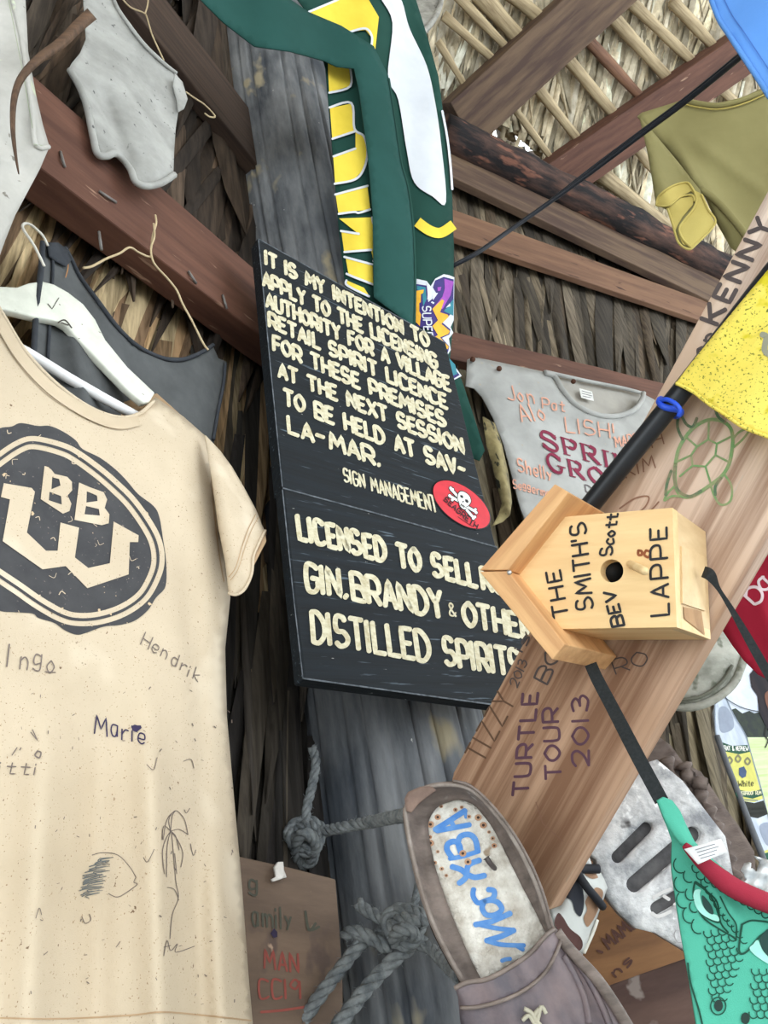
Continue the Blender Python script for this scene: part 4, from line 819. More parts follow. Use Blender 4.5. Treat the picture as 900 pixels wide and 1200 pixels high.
# ------------------------------------------------------------------ birdhouse nailed sideways to the plank
BH = Surf(P0, -E_)
pine = wood('yellow_pine', (240, 208, 154), (222, 182, 128), rough=.55, sx=3, sy=34, lo=.3, hi=.7, specks=((9, (176, 116, 64), .70, .05, (.5, 2, 2)),))
pine2 = wood('orange_pine', (228, 182, 130), (198, 148, 102), rough=.6, sx=3, sy=48)
pine3 = wood('block_pine', (222, 194, 150), (202, 170, 126), rough=.6, sx=6, sy=26)
bh = thing('birdhouse', BH.base(720, 670), 'small yellow pine birdhouse fixed sideways on the diagonal plank, signed in black marker', 'birdhouse')
def prism(name, poly, S, depth, mat, parent, bev=.0015, along=None, inset=1.0, holes=()):
    fr = [S(x, y) for x, y in poly]; c = sum(fr, Vector()) / len(fr); bk_ = [c + (p - c) * inset - S.n * depth for p in fr]; n = len(fr)
    fs = [tuple(range(n)), tuple(range(2 * n - 1, n - 1, -1))] + [(i, n + i, n + (i + 1) % n, (i + 1) % n) for i in range(n)]
    f4 = frame_at(c, S.base(*along[1]) - S.base(*along[0]), S.n) if along else None
    o = mobj(name, fr + bk_, fs, mat, parent, f4, False, 0, bev)
    bm = bmesh.new(); bm.from_mesh(o.data); bmesh.ops.recalc_face_normals(bm, faces=bm.faces); bm.to_mesh(o.data); bm.free(); return o
face = [(600, 673), (657, 606), (788, 595), (793, 735), (658, 737)]
hole = [(717 + 13.5 * math.cos(t), 669 + 13.5 * math.sin(t)) for t in [i * math.pi / 12 for i in range(24)]]
sheet('front_panel', face, BH, pine, bh, 0, 14, .016, holes=[hole], along=((660, 672), (790, 665)), smooth=False)
BHB = BH.shift(-.0165)
fr_ = [BH(x, y) - BH.n * .0165 for x, y in face]; c_ = sum(fr_, Vector()) / 5; bkp = [p - BH.n * .105 for p in fr_]
for nm, (i, j) in {'side_wall': (1, 2), 'floor_panel': (2, 3), 'side_wall.': (3, 4)}.items():
    A_, B_, C_, D_ = fr_[i], fr_[j], bkp[j], bkp[i]; inw = (c_ - (A_ + B_) / 2); inw = (inw - inw.dot(BH.n) * BH.n); ab = (B_ - A_).normalized(); inw = (inw - inw.dot(ab) * ab).normalized() * .012
    vs = [A_, B_, C_, D_, A_ + inw, B_ + inw, C_ + inw, D_ + inw]
    o = mobj(nm.strip('.'), vs, [(0, 1, 2, 3), (7, 6, 5, 4), (0, 4, 5, 1), (1, 5, 6, 2), (2, 6, 7, 3), (3, 7, 4, 0)], pine3 if nm[0] == 'f' else pine, bh, frame_at((A_ + B_) / 2, (D_ - A_) if nm[0] == 'f' else ab, inw), False, 0, .0008)
    bm = bmesh.new(); bm.from_mesh(o.data); bmesh.ops.recalc_face_normals(bm, faces=bm.faces); bm.to_mesh(o.data); bm.free()
FLP = Surf((fr_[2] + bkp[3]) / 2, (fr_[2] - c_) - (fr_[2] - c_).dot(BH.n) * BH.n * 1.0)
fn = (bkp[2] - fr_[2]).cross(fr_[3] - fr_[2]).normalized(); fn = fn if fn.dot(EYE - fr_[2]) > 0 else -fn; FLP = Surf(fr_[2], fn)
inset = wood('inset_block', (224, 196, 150), (208, 176, 130), rough=.55, sx=5, sy=30)
sheet('floor_block', [(799, 640), (826, 652), (827, 716), (800, 707)], FLP, inset, bh, .002, 8, .002, smooth=False)
prints('floor_block_dark_grain', [[(801, 711), (822, 716), (826, 744), (802, 725)]], FLP, wood('knotty_block', (180, 142, 100), (150, 112, 76), sx=5, sy=30), bh, .001)  # darker wood patch next to the inset block
RFS = BH.shift(.030)
prism('roof_panel', [(562, 668), (650, 567), (666, 577), (595, 668)], RFS, .148, pine2, bh, .0012, ((562, 668), (650, 567)))
prism('roof_panel', [(562, 670), (595, 669), (662, 755), (647, 773)], RFS, .148, pine2, bh, .0012, ((562, 668), (647, 773)))
v, f = tube([BH(743, 662, -.012), BH(743, 662, .004), BH(757, 668, .042)], [.0042, .0042, .0046], 10); v, f = tube([BH(738, 661, -.01), BH(739, 661, .0), BH(755, 669, .034), BH(757, 670, .036)], [.0046, .0046, .0046, .0036], 12)
mobj('perch', v, f, wood('pale_dowel', (236, 208, 160), (220, 188, 136)), bh)
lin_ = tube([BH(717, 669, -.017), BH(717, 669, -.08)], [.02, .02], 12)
mobj('cavity_shade', *lin_, flat_m('cavity_shade_black', (14, 12, 10)), bh)  # black plug behind the hole, painting in the shade of the interior
kn = [(crom([(748, 645), (752, 646), (752, 650), (748, 650), (748, 645)]), 3), (crom([(757, 645), (762, 647), (760, 653), (755, 650), (757, 645)]), 3)]
strokes('knots', kn, BH, flat_m('knot_red', (150, 84, 50)), bh, .0006)
bk = flat_m('fresh_black_marker', (34, 34, 38), .5)
strokes('lettering', text('THE', (666, 722), (656, 668), (-17, 3), (-16, 3), 2.9, 3), BH, bk, bh, .0010)
strokes('lettering', text("SMITH'S", (695, 712), (686, 612), (-19, 3), (-18, 3), 2.9, 2.2), BH, bk, bh, .0010)
strokes('lettering', text('BEV', (733, 732), (722, 692), (-17, 3), (-16, 3), 3.2, 2.6), BH, bk, bh, .0010)
strokes('lettering', text('Scott', (717, 650), (724, 602), (-14, 1), (-13, 1), 2.7, 1.6), BH, bk, bh, .0010)
strokes('lettering', text('LAPPE', (784, 720), (781, 618), (-21, 2), (-19, 2), 3.0, 3), BH, bk, bh, .0010)
v, f = tube([RFS(597, 671, -.006), RFS(597, 671, .002)], [.0035, .003], 8); mobj('silver_tack', v, f, mk('tack_metal', (220, 220, 220), rough=.25, bump=0, metallic=.8), bh)

# ------------------------------------------------------------------ yellow flag on its black pole, blue tie
PO = PLK.shift(.032); pp = curve3([PO(x, y) for x, y in ((668, 622), (730, 544), (803, 453), (870, 366), (960, 250))], 6)
v, f = tube(pp, .0132, 18); pole = mobj('flag_pole', v, f, mk('black_plastic_pole', (34, 36, 40), (24, 26, 30), (9, 9, 9), rough=.35, bump=.1, specks=((30, (90, 90, 70), .74, .02, (1, 1, 1)),)))
tag(pole, 'black plastic pole lying along the plank from the birdhouse into the yellow flag', 'pole')
YF = PLK.shift(.050, folds(vfold(803, 455, 920, 300, 20, .010), wav(.05, .03, 0, .003), vfold(815, 470, 900, 385, 7, .005)))
ym = mk('mildewed_yellow_cloth', (236, 218, 106), (224, 204, 88), (6, 6, 6), rough=.9, bump=.2, dist=.002, fine=600, spec=.15, specks=((330, (116, 120, 52), .60, .05, (1, 1, 1)), (34, (206, 190, 46), .58, .08, (1, 1, 1))))
yf = thing('yellow_flag', YF.base(850, 420), 'mildew spotted bright yellow flag sleeved over the black pole at the right edge', 'flag')
sheet('flag_cloth', [(792, 449), (806, 430), (835, 394), (868, 354), (900, 316), (960, 240), (1040, 330), (1010, 560), (940, 528), (898, 511), (872, 500), (848, 484), (830, 472), (812, 458)], YF, ym, yf, 0, 7, .002)
seam('bottom_hem', [(792, 449), (812, 459), (830, 473), (848, 485), (872, 501), (900, 512), (940, 529)], YF, .0022, ym, yf, .001)
strokes('printed_mark', [(crom([(893, 392), (898, 395), (896, 410), (902, 416)]), 7)], YF, flat_m('printed_grey', (150, 150, 130)), yf, .001)
TI = PO.base(784, 478); ax_ = (pp[10] - pp[8]).normalized(); s1 = ax_.orthogonal().normalized(); s2 = ax_.cross(s1)
v, f = tube([TI + (s1 * math.cos(t) + s2 * math.sin(t)) * .0155 + ax_ * .004 * math.sin(2 * t) for t in [i * math.pi / 12 for i in range(25)]], .0042, 8)
v2 = tube(curve3([PO(775, 470, .014), PO(780, 468, .02), PO(790, 472, .022), PO(797, 480, .02), PO(795, 488, .016)], 4), .003, 7)
tag(mobj('cable_tie', *join((v, f), v2), mk('blue_tie', (44, 88, 214), (34, 70, 190), rough=.4, bump=0)), 'bright blue tie knotted round the black pole just below the yellow flag', 'tie')
# blue flag in the top right corner
BF = vsurf(870, 40, .95, -20, folds(wav(.05, .05, 0, .006)))
bm_ = cloth_m('blue_cloth', (96, 146, 212), (82, 132, 200), sc=4)
bf = sheet('blue_flag', [(828, -30), (832, -4), (842, 22), (855, 42), (872, 68), (888, 92), (902, 114), (960, 190), (1010, 60), (980, -40)], BF, bm_, None, 0, 8, .003); tag(bf, 'bright blue flag corner hanging into the top right of the view', 'flag')
seam('hem', [(832, -4), (842, 22), (855, 42), (872, 68), (888, 92), (902, 114)], BF, .003, bm_, bf, .001)
strokes('hem_stitching', [(crom([(848, -2), (858, 18), (872, 38), (888, 62), (905, 88)]), 1.2)], BF, flat_m('stitch_blue', (60, 104, 180)), bf, .002)
# ================================================================== old shoe hung over the end of the plank
SH = surf3((500, 960, .86), (640, 1090, .80), (600, 1200, .76))
lea = mk('cracked_leather', (138, 124, 116), (92, 82, 76), (16, 16, 50), .35, .65, .6, .6, .004, ((40, (164, 158, 150), .70, .05, (1, 1, .5)),))
lea2 = mk('vamp_leather', (126, 110, 110), (88, 82, 88), (18, 18, 18), .35, .65, .5, .5, .004, ((30, (150, 120, 108), .66, .08, (1, 1, 1)),))
ins = mk('flaking_white_insole', (232, 228, 218), (176, 166, 152), (40, 40, 40), rough=.9, bump=.7, dist=.004, fine=260, specks=((40, (156, 138, 118), .66, .05, (1, 1, 1)),))
shoe = thing('shoe', SH.base(570, 1040), 'old leather shoe hung toe down over the plank end, blue letters on its white insole', 'shoe')
ino = [(499, 960), (507, 946), (522, 938), (540, 936), (560, 944), (580, 966), (599, 1002), (617, 1038), (633, 1070), (646, 1092), (625, 1112), (600, 1128), (572, 1146), (560, 1152), (553, 1132), (540, 1100), (524, 1064), (509, 1018), (500, 982)]
sheet('insole', ino, SH, ins, shoe, 0, 9, .012, curve=True)
rimL = [(545, 1152), (530, 1127), (514, 1096), (498, 1056), (484, 1004), (476, 960), (477, 944), (488, 929), (508, 921), (532, 920), (552, 926), (572, 944), (594, 972), (614, 1006), (630, 1042), (640, 1074), (648, 1098), (660, 1112)]
inL = [(566, 1152), (553, 1128), (538, 1094), (522, 1054), (509, 1014), (502, 976), (503, 960), (511, 947), (524, 940), (538, 937), (554, 942), (566, 954), (580, 974), (598, 1010), (614, 1042), (628, 1068), (640, 1092), (650, 1108)]
RISE = [.022, .026, .030, .033, .036, .038, .040, .041, .042, .042, .041, .039, .036, .033, .030, .027, .024, .022]
def shell(name, A, B, C, mat, parent, th):
    vs, fs = [], []; n = len(A)
    for i in range(n):
        a, b, c = A[i], B[i], C[i]
        for t in range(6):
            u = t / 5; q = (1 - u) ** 2 * a + 2 * u * (1 - u) * c + u * u * b; vs.append(q)
    for i in range(n - 1):
        for t in range(5): fs.append((i * 6 + t, i * 6 + t + 1, i * 6 + t + 7, i * 6 + t + 6))
    return mobj(name, vs, fs, mat, parent, None, True, th)
rim_p = crom(rimL, k=3); in_p = crom(inL, k=3); rz = [p[0] for p in crom([(r, 0) for r in RISE], k=3)]
top = [SH(x, y, r) for (x, y), r in zip(rim_p, rz)]; bot = [SH(x, y, .001) for x, y in in_p]; mid = [SH((a[0] * .7 + b[0] * .3), (a[1] * .7 + b[1] * .3), .004) for a, b in zip(rim_p, in_p)]
shell('inner_lining', bot, top, mid, lea, shoe, .0012)
cen = SH(570, 1040, 0)
low = [SH(x, y, -.02) for x, y in rim_p]; low = [p + (cen - p) * .05 for p in low]; mo = [(a + b) / 2 + ((a + b) / 2 - cen).normalized() * .004 for a, b in zip(top, low)]
shell('upper_side', top, low, mo, lea, shoe, .003)
v, f = tube(top, .0022, 8); mobj('rolled_rim', v, f, mk('worn_rim_leather', (158, 148, 140), (112, 100, 92), (30, 30, 30)), shoe)
v, f = tube([p + SH.n * .003 + (p - cen).normalized() * .004 for p in top[27:50]], .0016, 6); mobj('torn_piping', v, f, lea, shoe)
sole = [(540, 1160), (526, 1130), (506, 1090), (490, 1040), (480, 1000), (472, 958), (476, 938), (490, 924), (530, 915), (556, 922), (590, 960), (618, 1004), (640, 1060), (660, 1108), (700, 1150), (740, 1215), (730, 1290), (640, 1330), (560, 1290)]
sheet('sole', sole, SH.shift(-.02), mk('rubber_sole', (70, 60, 54), (46, 40, 36), (30, 30, 30), bump=.3), shoe, 0, 14, .016, curve=True)
# heel tab
sheet('heel_tab', [(474, 936), (478, 928), (492, 922), (506, 921), (511, 926), (500, 934), (490, 942), (482, 952), (476, 950)], SH.shift(.044), mk('tab_leather', (134, 112, 100), (104, 86, 78), (30, 30, 30)), shoe, 0, 4, .005)
# vamp over the toes
def vamp_f(x, y):
    ax_, ay_, bx, by = 560, 1150, 690, 1290
    cx_, cy_ = 640, 1215; dx, dy = (x - cx_), (y - cy_); c, s = .82, .57
    u = dx * c - dy * s * -1 * 0 + dx * 0; u = dx * .80 + dy * -.60; w = dx * .60 + dy * .80
    return .058 * max(0.0, 1 - (u / 118.0) ** 2) ** .6 * max(0.0, 1 - max(0, (w - 40) / 150.0) ** 2) ** .5 + .004 * math.sin(u * .16 + w * .03) * (1 if u > 20 else .3)
SV = SH.shift(-.012, vamp_f)
sheet('vamp', [(536, 1160), (545, 1180), (560, 1172), (600, 1158), (630, 1138), (652, 1106), (664, 1108), (690, 1136), (715, 1172), (738, 1210), (752, 1250), (740, 1300), (640, 1330), (560, 1290), (545, 1230), (539, 1195)], SV, lea2, shoe, 0, 7, .004)
sheet('collar_band', [(533, 1158), (548, 1150), (572, 1147), (600, 1132), (622, 1116), (640, 1096), (652, 1088), (658, 1100), (652, 1116), (640, 1138), (618, 1158), (590, 1172), (560, 1180), (543, 1182), (538, 1172)], SV, lea2, shoe, .007, 6, .005)
seam('band_edge', [(533, 1158), (548, 1151), (572, 1147), (600, 1132), (622, 1116), (640, 1096), (650, 1089)], SV, .0022, lea, shoe, .008)
seam('band_edge', [(540, 1181), (560, 1180), (590, 1172), (618, 1158), (640, 1138), (652, 1116), (657, 1102)], SV, .0018, lea, shoe, .008)
for p in ([(612, 1196), (620, 1190), (628, 1200), (634, 1180), (640, 1188)], [(614, 1182), (624, 1188), (630, 1202)], [(632, 1182), (626, 1192), (636, 1204)]):
    v, f = tube(curve3([SV(x, y, .008) for x, y in p], 4), .0020, 8); mobj('lace_knot', v, f, flat_m('pale_lace', (186, 180, 160)), shoe)
strap = crom([(652, 1092), (662, 1106), (678, 1124), (700, 1148), (722, 1180), (742, 1214)])
v, f = tube([SV(x, y, .005) for x, y in strap], .006, 10); mobj('side_welt', v, f, lea, shoe)
for p in ([(660, 1120), (672, 1140), (684, 1168), (690, 1200)], [(672, 1122), (690, 1148), (706, 1180), (716, 1206)]):
    v, f = tube(curve3([SV(x, y, .001) for x, y in p], 4), .0035, 8); mobj('crease', v, f, lea2, shoe)
# letters on the insole (read with the heel on the right)
z = lambda p: [(480 + x / 5, 920 + y / 5) for x, y in p]
blue = mk('blue_marker_paint', (74, 128, 196), (104, 150, 204), (80, 80, 80), bump=0)
bs = [(z(p), w) for p, w in (([(150, 262), (240, 205), (325, 150)], 5.5), ([(325, 150), (330, 190)], 3), ([(160, 268), (260, 250), (352, 232)], 5), ([(240, 205), (262, 250)], 4.5),
      (crom([(250, 425), (220, 380), (225, 345), (262, 330), (290, 350), (300, 395)]), 5.5), (crom([(300, 395), (285, 340), (300, 300), (350, 290), (385, 320), (400, 390)]), 5.5), (crom([(235, 430), (300, 420), (405, 388)]), 4.5),
      (crom([(248, 478), (300, 495), (330, 520)]), 5.5), (crom([(290, 575), (330, 540), (345, 470), (410, 440)]), 5.5), (crom([(330, 520), (380, 540), (440, 530)]), 5.5),
      (crom([(375, 610), (372, 650), (400, 690), (440, 680)]), 5), (crom([(440, 680), (490, 660), (495, 620), (460, 612)]), 5.2), (crom([(440, 680), (425, 720), (450, 760), (500, 760), (540, 730), (520, 690), (480, 675), (440, 680)]), 5.2),
      ([(385, 818), (480, 800), (590, 752)], 5.5), (crom([(400, 815), (500, 838), (612, 850)]), 4.5), (crom([(612, 850), (540, 885), (450, 912)]), 5.5), (crom([(450, 912), (540, 935), (670, 940)]), 4.5), ([(620, 938), (665, 965)], 4), (crom([(540, 1030), (560, 1022), (590, 1018)]), 4))]
bs = [(p, w * 1.22) for p, w in bs]
strokes('blue_lettering', bs, SH, blue, shoe, .0012)
st1, st2 = [], []
for x, y in ((185, 125), (165, 188), (122, 230), (118, 305), (122, 340), (165, 390), (148, 455), (188, 490), (215, 530), (268, 145), (305, 130), (348, 185), (402, 190), (432, 235), (465, 275), (487, 312), (496, 355), (312, 400), (342, 450)):
    q = z([(x, y)])[0]; a = .9 + 1.1 * ((x * 7 + y) % 5) / 5
    st1.append([(q[0] + a * 2.4 * math.cos(t), q[1] + a * 2.2 * math.sin(t)) for t in [i * math.pi / 5 for i in range(10)]]); st2.append([(q[0] + a * math.cos(t), q[1] + a * math.sin(t)) for t in [i * math.pi / 4 for i in range(8)]])
prints('rust_stains', st1, SH, mk('rust_stain', (168, 120, 88), (196, 160, 130), (90, 90, 90), bump=0), shoe, .0016, 3); prints('nail_holes', st2, SH, flat_m('nail_hole_dark', (62, 46, 40)), shoe, .0022, 3)
v, f = tube(curve3([SH(*z([(450, 425)])[0], .010), SH(*z([(470, 455)])[0], .009), SH(*z([(500, 490)])[0], -.002)], 4), [.0046] + [.003] * 7 + [.003], 9)
mobj('insole_nail', v, f, mk('dark_nail', (90, 82, 80), (64, 58, 56), rough=.4, bump=0), shoe)

# ================================================================== ropes round the post
rp1 = mk('grey_blue_rope', (134, 138, 138), (92, 97, 100), (60, 60, 60), rough=.95, bump=.5, fine=700)
def ropeobj(parts, name, label):
    v, f = join(*[rope([U(*p) for p in pts], r, hair=h) for pts, r, h in parts]); return tag(mobj(name, v, f, rp1), label, 'rope')
def knot(x, y, d, R_, r, seed):
    rs_ = random.Random(seed); out = []
    for k in range(4):
        a0 = rs_.uniform(0, 3); tilt = rs_.uniform(.5, 1.0); pts = []
        for i in range(9):
            t = a0 + i * 2 * math.pi / 8 * .92; pts.append((x + R_ * math.cos(t) * (1 - .15 * k), y + R_ * tilt * math.sin(t) + (k - 1.5) * R_ * .30, d - .018 * math.sin(t + k) - .006 * k))
        out.append((pts, r, 26))
    return out
ropeobj([([(378, 974, 1.18), (400, 970, 1.14), (430, 964, 1.10), (460, 958, 1.0), (480, 954, .92)], .0088, 60), ([(366, 876, 1.28), (370, 895, 1.26), (366, 920, 1.24), (360, 945, 1.22), (358, 965, 1.20)], .0080, 40)] + knot(358, 986, 1.19, 20, .0088, 3),
        'rope', 'frayed grey rope knotted at the left of the post and running to the shoe heel')
ropeobj([([(466, 1082, 1.08), (440, 1098, 1.08), (425, 1104, 1.06), (405, 1128, 1.04), (380, 1160, 1.02), (352, 1200, 1.0), (335, 1225, .98)], .0095, 110), ([(496, 1096, 1.05), (480, 1110, 1.05), (460, 1126, 1.04), (430, 1158, 1.02), (405, 1190, 1.0), (380, 1225, .98)], .0105, 120),
         ([(488, 1106, 1.04), (505, 1112, 1.02), (520, 1128, .98), (540, 1148, .92)], .0080, 60), ([(500, 1010, 1.12), (490, 1040, 1.11), (484, 1070, 1.08)], .006, 40), ([(404, 1096, 1.07), (416, 1092, 1.06), (436, 1100, 1.05), (455, 1112, 1.05)], .0095, 40), ([(420, 1058, 1.10), (428, 1066, 1.09), (446, 1076, 1.07), (470, 1090, 1.06)], .0090, 40)] + knot(474, 1090, 1.055, 22, .0090, 9),
        'rope', 'frayed grey rope with a heavy knot below the shoe, two ends running down left')

# ================================================================== boards at the bottom
LB = surf3((290, 1005, 1.06), (398, 1030, 1.16), (340, 1200, .98))
lbm = wood('scribbled_board', (118, 98, 82), (92, 76, 64), sx=3, sy=16, specks=((16, (92, 76, 68), .60, .08, (1, 1, 1)), (30, (166, 140, 118), .68, .05, (1, 1, 1))))
lb = thing('scribbled_board', LB.base(340, 1100), 'brown board at the bottom beside the cream shirt hem, scribbled in black and red', 'board')
sheet('board', [(200, 986), (285, 1004), (340, 1016), (394, 1030), (398, 1080), (402, 1140), (404, 1240), (200, 1240)], LB, lbm, lb, 0, 16, .03, along=((290, 1100), (395, 1110)), smooth=False, bevel=.003)
dgm = flat_m('faded_green_black', (76, 76, 64)); fr_m = flat_m('faded_red_marker', (146, 74, 64))
strokes('lettering', text('g', (292, 1048), (303, 1050), (0, -22), None, 2.6) + text('amily', (296, 1084), (343, 1090), (-1, -25), None, 2.4) + [(crom([(358, 1068), (362, 1090), (370, 1082)]), 3), ([(366, 1090), (374, 1086)], 3)], LB, dgm, lb, .001)
strokes('lettering', text('MAN', (310, 1134), (350, 1140), (-1, -22), None, 2.6) + text('CC19', (304, 1170), (352, 1170), (-1, -22), None, 2.6) + [(crom([(306, 1186), (330, 1184), (358, 1180)]), 3)], LB, fr_m, lb, .001)
prints('ink_blot', [[(317, 1094), (321, 1088), (325, 1092), (325, 1098), (321, 1099)]], LB, flat_m('blot', (44, 34, 62)), lb, .0014, 3)
WP = LB.shift(.012)
tag(sheet('paper_scrap', [(322, 1016), (326, 1010), (332, 1010), (333, 1020), (336, 1028), (330, 1030), (320, 1033), (319, 1030), (324, 1027)], WP, flat_m('paper_white', (226, 220, 212)), None, 0, 3, .004), 'torn white paper scrap stuck on the top edge of the scribbled board', 'scrap')
TB = surf3((660, 1150, 1.10), (800, 1110, 1.16), (720, 1040, 1.20))
tbm = wood('tan_board', (150, 108, 70), (118, 82, 54), sx=3, sy=24, specks=((5, (104, 68, 46), .64, .08, (.5, 1, 1)),))
tb = thing('tan_board', TB.base(730, 1100), 'tan board with smeared writing at the bottom right behind the green cloth', 'board')
sheet('board', [(600, 1120), (640, 1060), (700, 1000), (790, 1020), (850, 1100), (850, 1170), (640, 1260), (560, 1260)], TB, tbm, tb, 0, 20, .03, along=((660, 1120), (790, 1085)), smooth=False)
strokes('lettering', text('MAMD', (714, 1112), (748, 1084), (-10, -12), None, 3.0) + text('ns', (722, 1145), (742, 1128), (-8, -9), None, 2.4) + [([(700, 1114), (706, 1116)], 3)], TB, flat_m('smeared_maroon', (96, 62, 52)), tb, .001)
DB = surf3((715, 1155, 1.02), (805, 1122, 1.04), (760, 1200, .97))
dbm = wood('dark_red_board', (104, 82, 74), (76, 58, 54), sx=4, sy=18, specks=((24, (140, 128, 122), .66, .05, (1, 1, 1)),))
tag(sheet('dark_board', [(640, 1186), (715, 1153), (760, 1137), (806, 1121), (900, 1100), (900, 1260), (640, 1260)], DB, dbm, None, 0, 16, .03, along=((715, 1155), (805, 1122)), smooth=False, bevel=.003), 'dark reddish board across the bottom edge, below the tan board', 'board')

# ================================================================== slotted slab, leather strip, camouflage pouch
SB = surf3((700, 1010, 1.04), (800, 1100, .99), (780, 910, 1.08))
sbm = mk('weathered_grey_slab', (224, 224, 224), (136, 138, 142), (26, 26, 26), .36, .64, .85, .9, .008, ((50, (236, 236, 236), .64, .05, (1, 1, 1)), (26, (74, 72, 72), .66, .06, (1, 1, 1))))
def slot(a, b, w):
    d = math.hypot(b[0] - a[0], b[1] - a[1]); ux, uy = (b[0] - a[0]) / d, (b[1] - a[1]) / d; th = math.atan2(uy, ux); out = []
    for k in range(9): t = th + math.pi / 2 + math.pi * k / 8; out.append((a[0] + w * math.cos(t), a[1] + w * math.sin(t)))
    for k in range(9): t = th - math.pi / 2 + math.pi * k / 8; out.append((b[0] + w * math.cos(t), b[1] + w * math.sin(t)))
    return out
slots = [slot((724, 1004), (758, 970), 7.5), slot((744, 1036), (812, 978), 10), slot((770, 1064), (822, 1034), 8)]
sb = thing('slotted_slab', SB.base(750, 1010), 'weathered grey slab with three dark slots, behind the plank and green cloth', 'slab')
sheet('slab', [(668, 985), (699, 1008), (702, 1030), (712, 1052), (728, 1072), (746, 1088), (770, 1094), (790, 1106), (830, 1130), (870, 1080), (850, 980), (800, 915), (770, 890), (735, 900)], SB, sbm, sb, 0, 8, .035, holes=slots)
sheet('backing', [(690, 990), (712, 1040), (760, 1082), (830, 1110), (850, 990), (790, 920), (750, 910)], SB.shift(-.014), mk('slot_dark', (96, 94, 94), (60, 58, 60), (30, 30, 30)), sb, 0, 20, .006)
pk_ = [(crom(slot((770, 1064), (822, 1034), 8.5)), 3)]
strokes('paint_flakes', [(p, w) for p, w in [(crom([(766, 1052), (776, 1046), (786, 1042)]), 4), (crom([(764, 1070), (772, 1074), (786, 1068)]), 4), (crom([(778, 1050), (784, 1054)]), 4), (crom([(790, 1060), (796, 1056)]), 3)]], SB, flat_m('flaked_white', (222, 220, 218)), sb, .0015)
strokes('etched_mark', [(crom([(792, 1090), (790, 1096), (794, 1104), (800, 1104)]), 1.2)], SB, flat_m('etch_grey', (170, 168, 168)), sb, .0015)
ST = surf3((770, 870, 1.20), (880, 1010, 1.10), (800, 980, 1.12), folds(vfold(800, 900, 870, 1060, 9, .022), vfold(775, 890, 835, 1040, 7, .016), lambda x, y: .006 * math.sin(y * .35 + x * .2) * math.exp(-((x - 800 - (y - 900) * .42) / 14) ** 2)))
stm = mk('crumpled_grey_leather', (122, 108, 100), (80, 70, 66), (10, 10, 26), .35, .65, .75, .8, .008)
stp = thing('leather_strap', ST.base(820, 950), 'crumpled grey brown leather strap behind the top of the green cloth', 'strap')
sheet('strap_body', [(756, 866), (770, 862), (786, 873), (800, 893), (822, 905), (845, 940), (866, 968), (884, 998), (886, 1024), (876, 1040), (868, 1060), (850, 1060), (820, 1040), (800, 1000), (780, 960), (750, 930), (735, 900)], ST, stm, stp, 0, 5, .012)
for k, p in enumerate(([(800, 895), (812, 918), (826, 942), (838, 968), (848, 996), (858, 1022), (864, 1046)], [(780, 890), (800, 930), (822, 968), (838, 1004), (850, 1040)])):
    pts = curve3([ST(x, y, .008) for x, y in p], 8); v, f = tube(pts, [.009 + .005 * math.sin(i * 1.1 + k) for i in range(len(pts))], 9); mobj('braided_edge', v, f, stm, stp)
for x, y, r in ((802, 906, .012), (816, 914, .013), (868, 1046, .010)):
    v, f = tube([ST(x, y, .004), ST(x + 5, y + 4, .022), ST(x + 8, y + 10, .018)], [r * .6, r, r * .5], 9); mobj('loose_knob', v, f, stm, stp)
CM = surf3((655, 1060, .96), (710, 1050, .99), (690, 1110, .96), folds(edge_drop([(650, 1062), (660, 1035), (672, 1018), (700, 1018), (712, 1044), (683, 1118)], 16, .02)))
cm = thing('camouflage_pouch', CM.base(680, 1065), 'small white, brown and black patched pouch hanging between the shoe and the slotted slab', 'pouch')
sheet('pouch_body', [(646, 1066), (652, 1046), (661, 1030), (672, 1017), (690, 1012), (702, 1018), (708, 1030), (712, 1040), (706, 1058), (697, 1084), (690, 1104), (683, 1119), (672, 1108), (662, 1096), (652, 1086)], CM, flat_m('pouch_white', (204, 206, 202), .7, .94), cm, 0, 5, .012)
prints('brown_patch', [[(650, 1082), (654, 1070), (660, 1075), (668, 1088), (680, 1098), (683, 1108), (678, 1114), (668, 1104), (657, 1094)]], CM, flat_m('patch_maroon', (86, 56, 52)), cm, .001, 4, True)
prints('tan_patch', [[(686, 1056), (694, 1044), (700, 1040), (707, 1046), (702, 1064), (694, 1080), (688, 1086), (684, 1076), (688, 1066)], [(684, 1022), (698, 1020), (704, 1026), (694, 1030)]], CM, flat_m('patch_tan', (158, 124, 98)), cm, .001, 4, True)
prints('black_patch', [[(662, 1040), (668, 1024), (675, 1018), (680, 1030), (684, 1048), (684, 1064), (680, 1074), (674, 1068), (670, 1056), (662, 1050)]], CM, flat_m('patch_black', (42, 44, 52)), cm, .0012, 4, True)
for p, r in (([(673, 1018), (686, 1018), (702, 1018)], .006), ([(676, 1022), (688, 1040), (698, 1052), (706, 1062)], .0055)):
    v, f = tube(curve3([CM(x, y, .012) for x, y in p], 5), r, 9); mobj('black_strap_loop', v, f, flat_m('loop_black', (36, 38, 44)), cm)
seam('white_stitching', [(700, 1078), (696, 1090), (690, 1104), (684, 1117)], CM, .0022, flat_m('stitch_white', (226, 222, 210)), cm, .001)

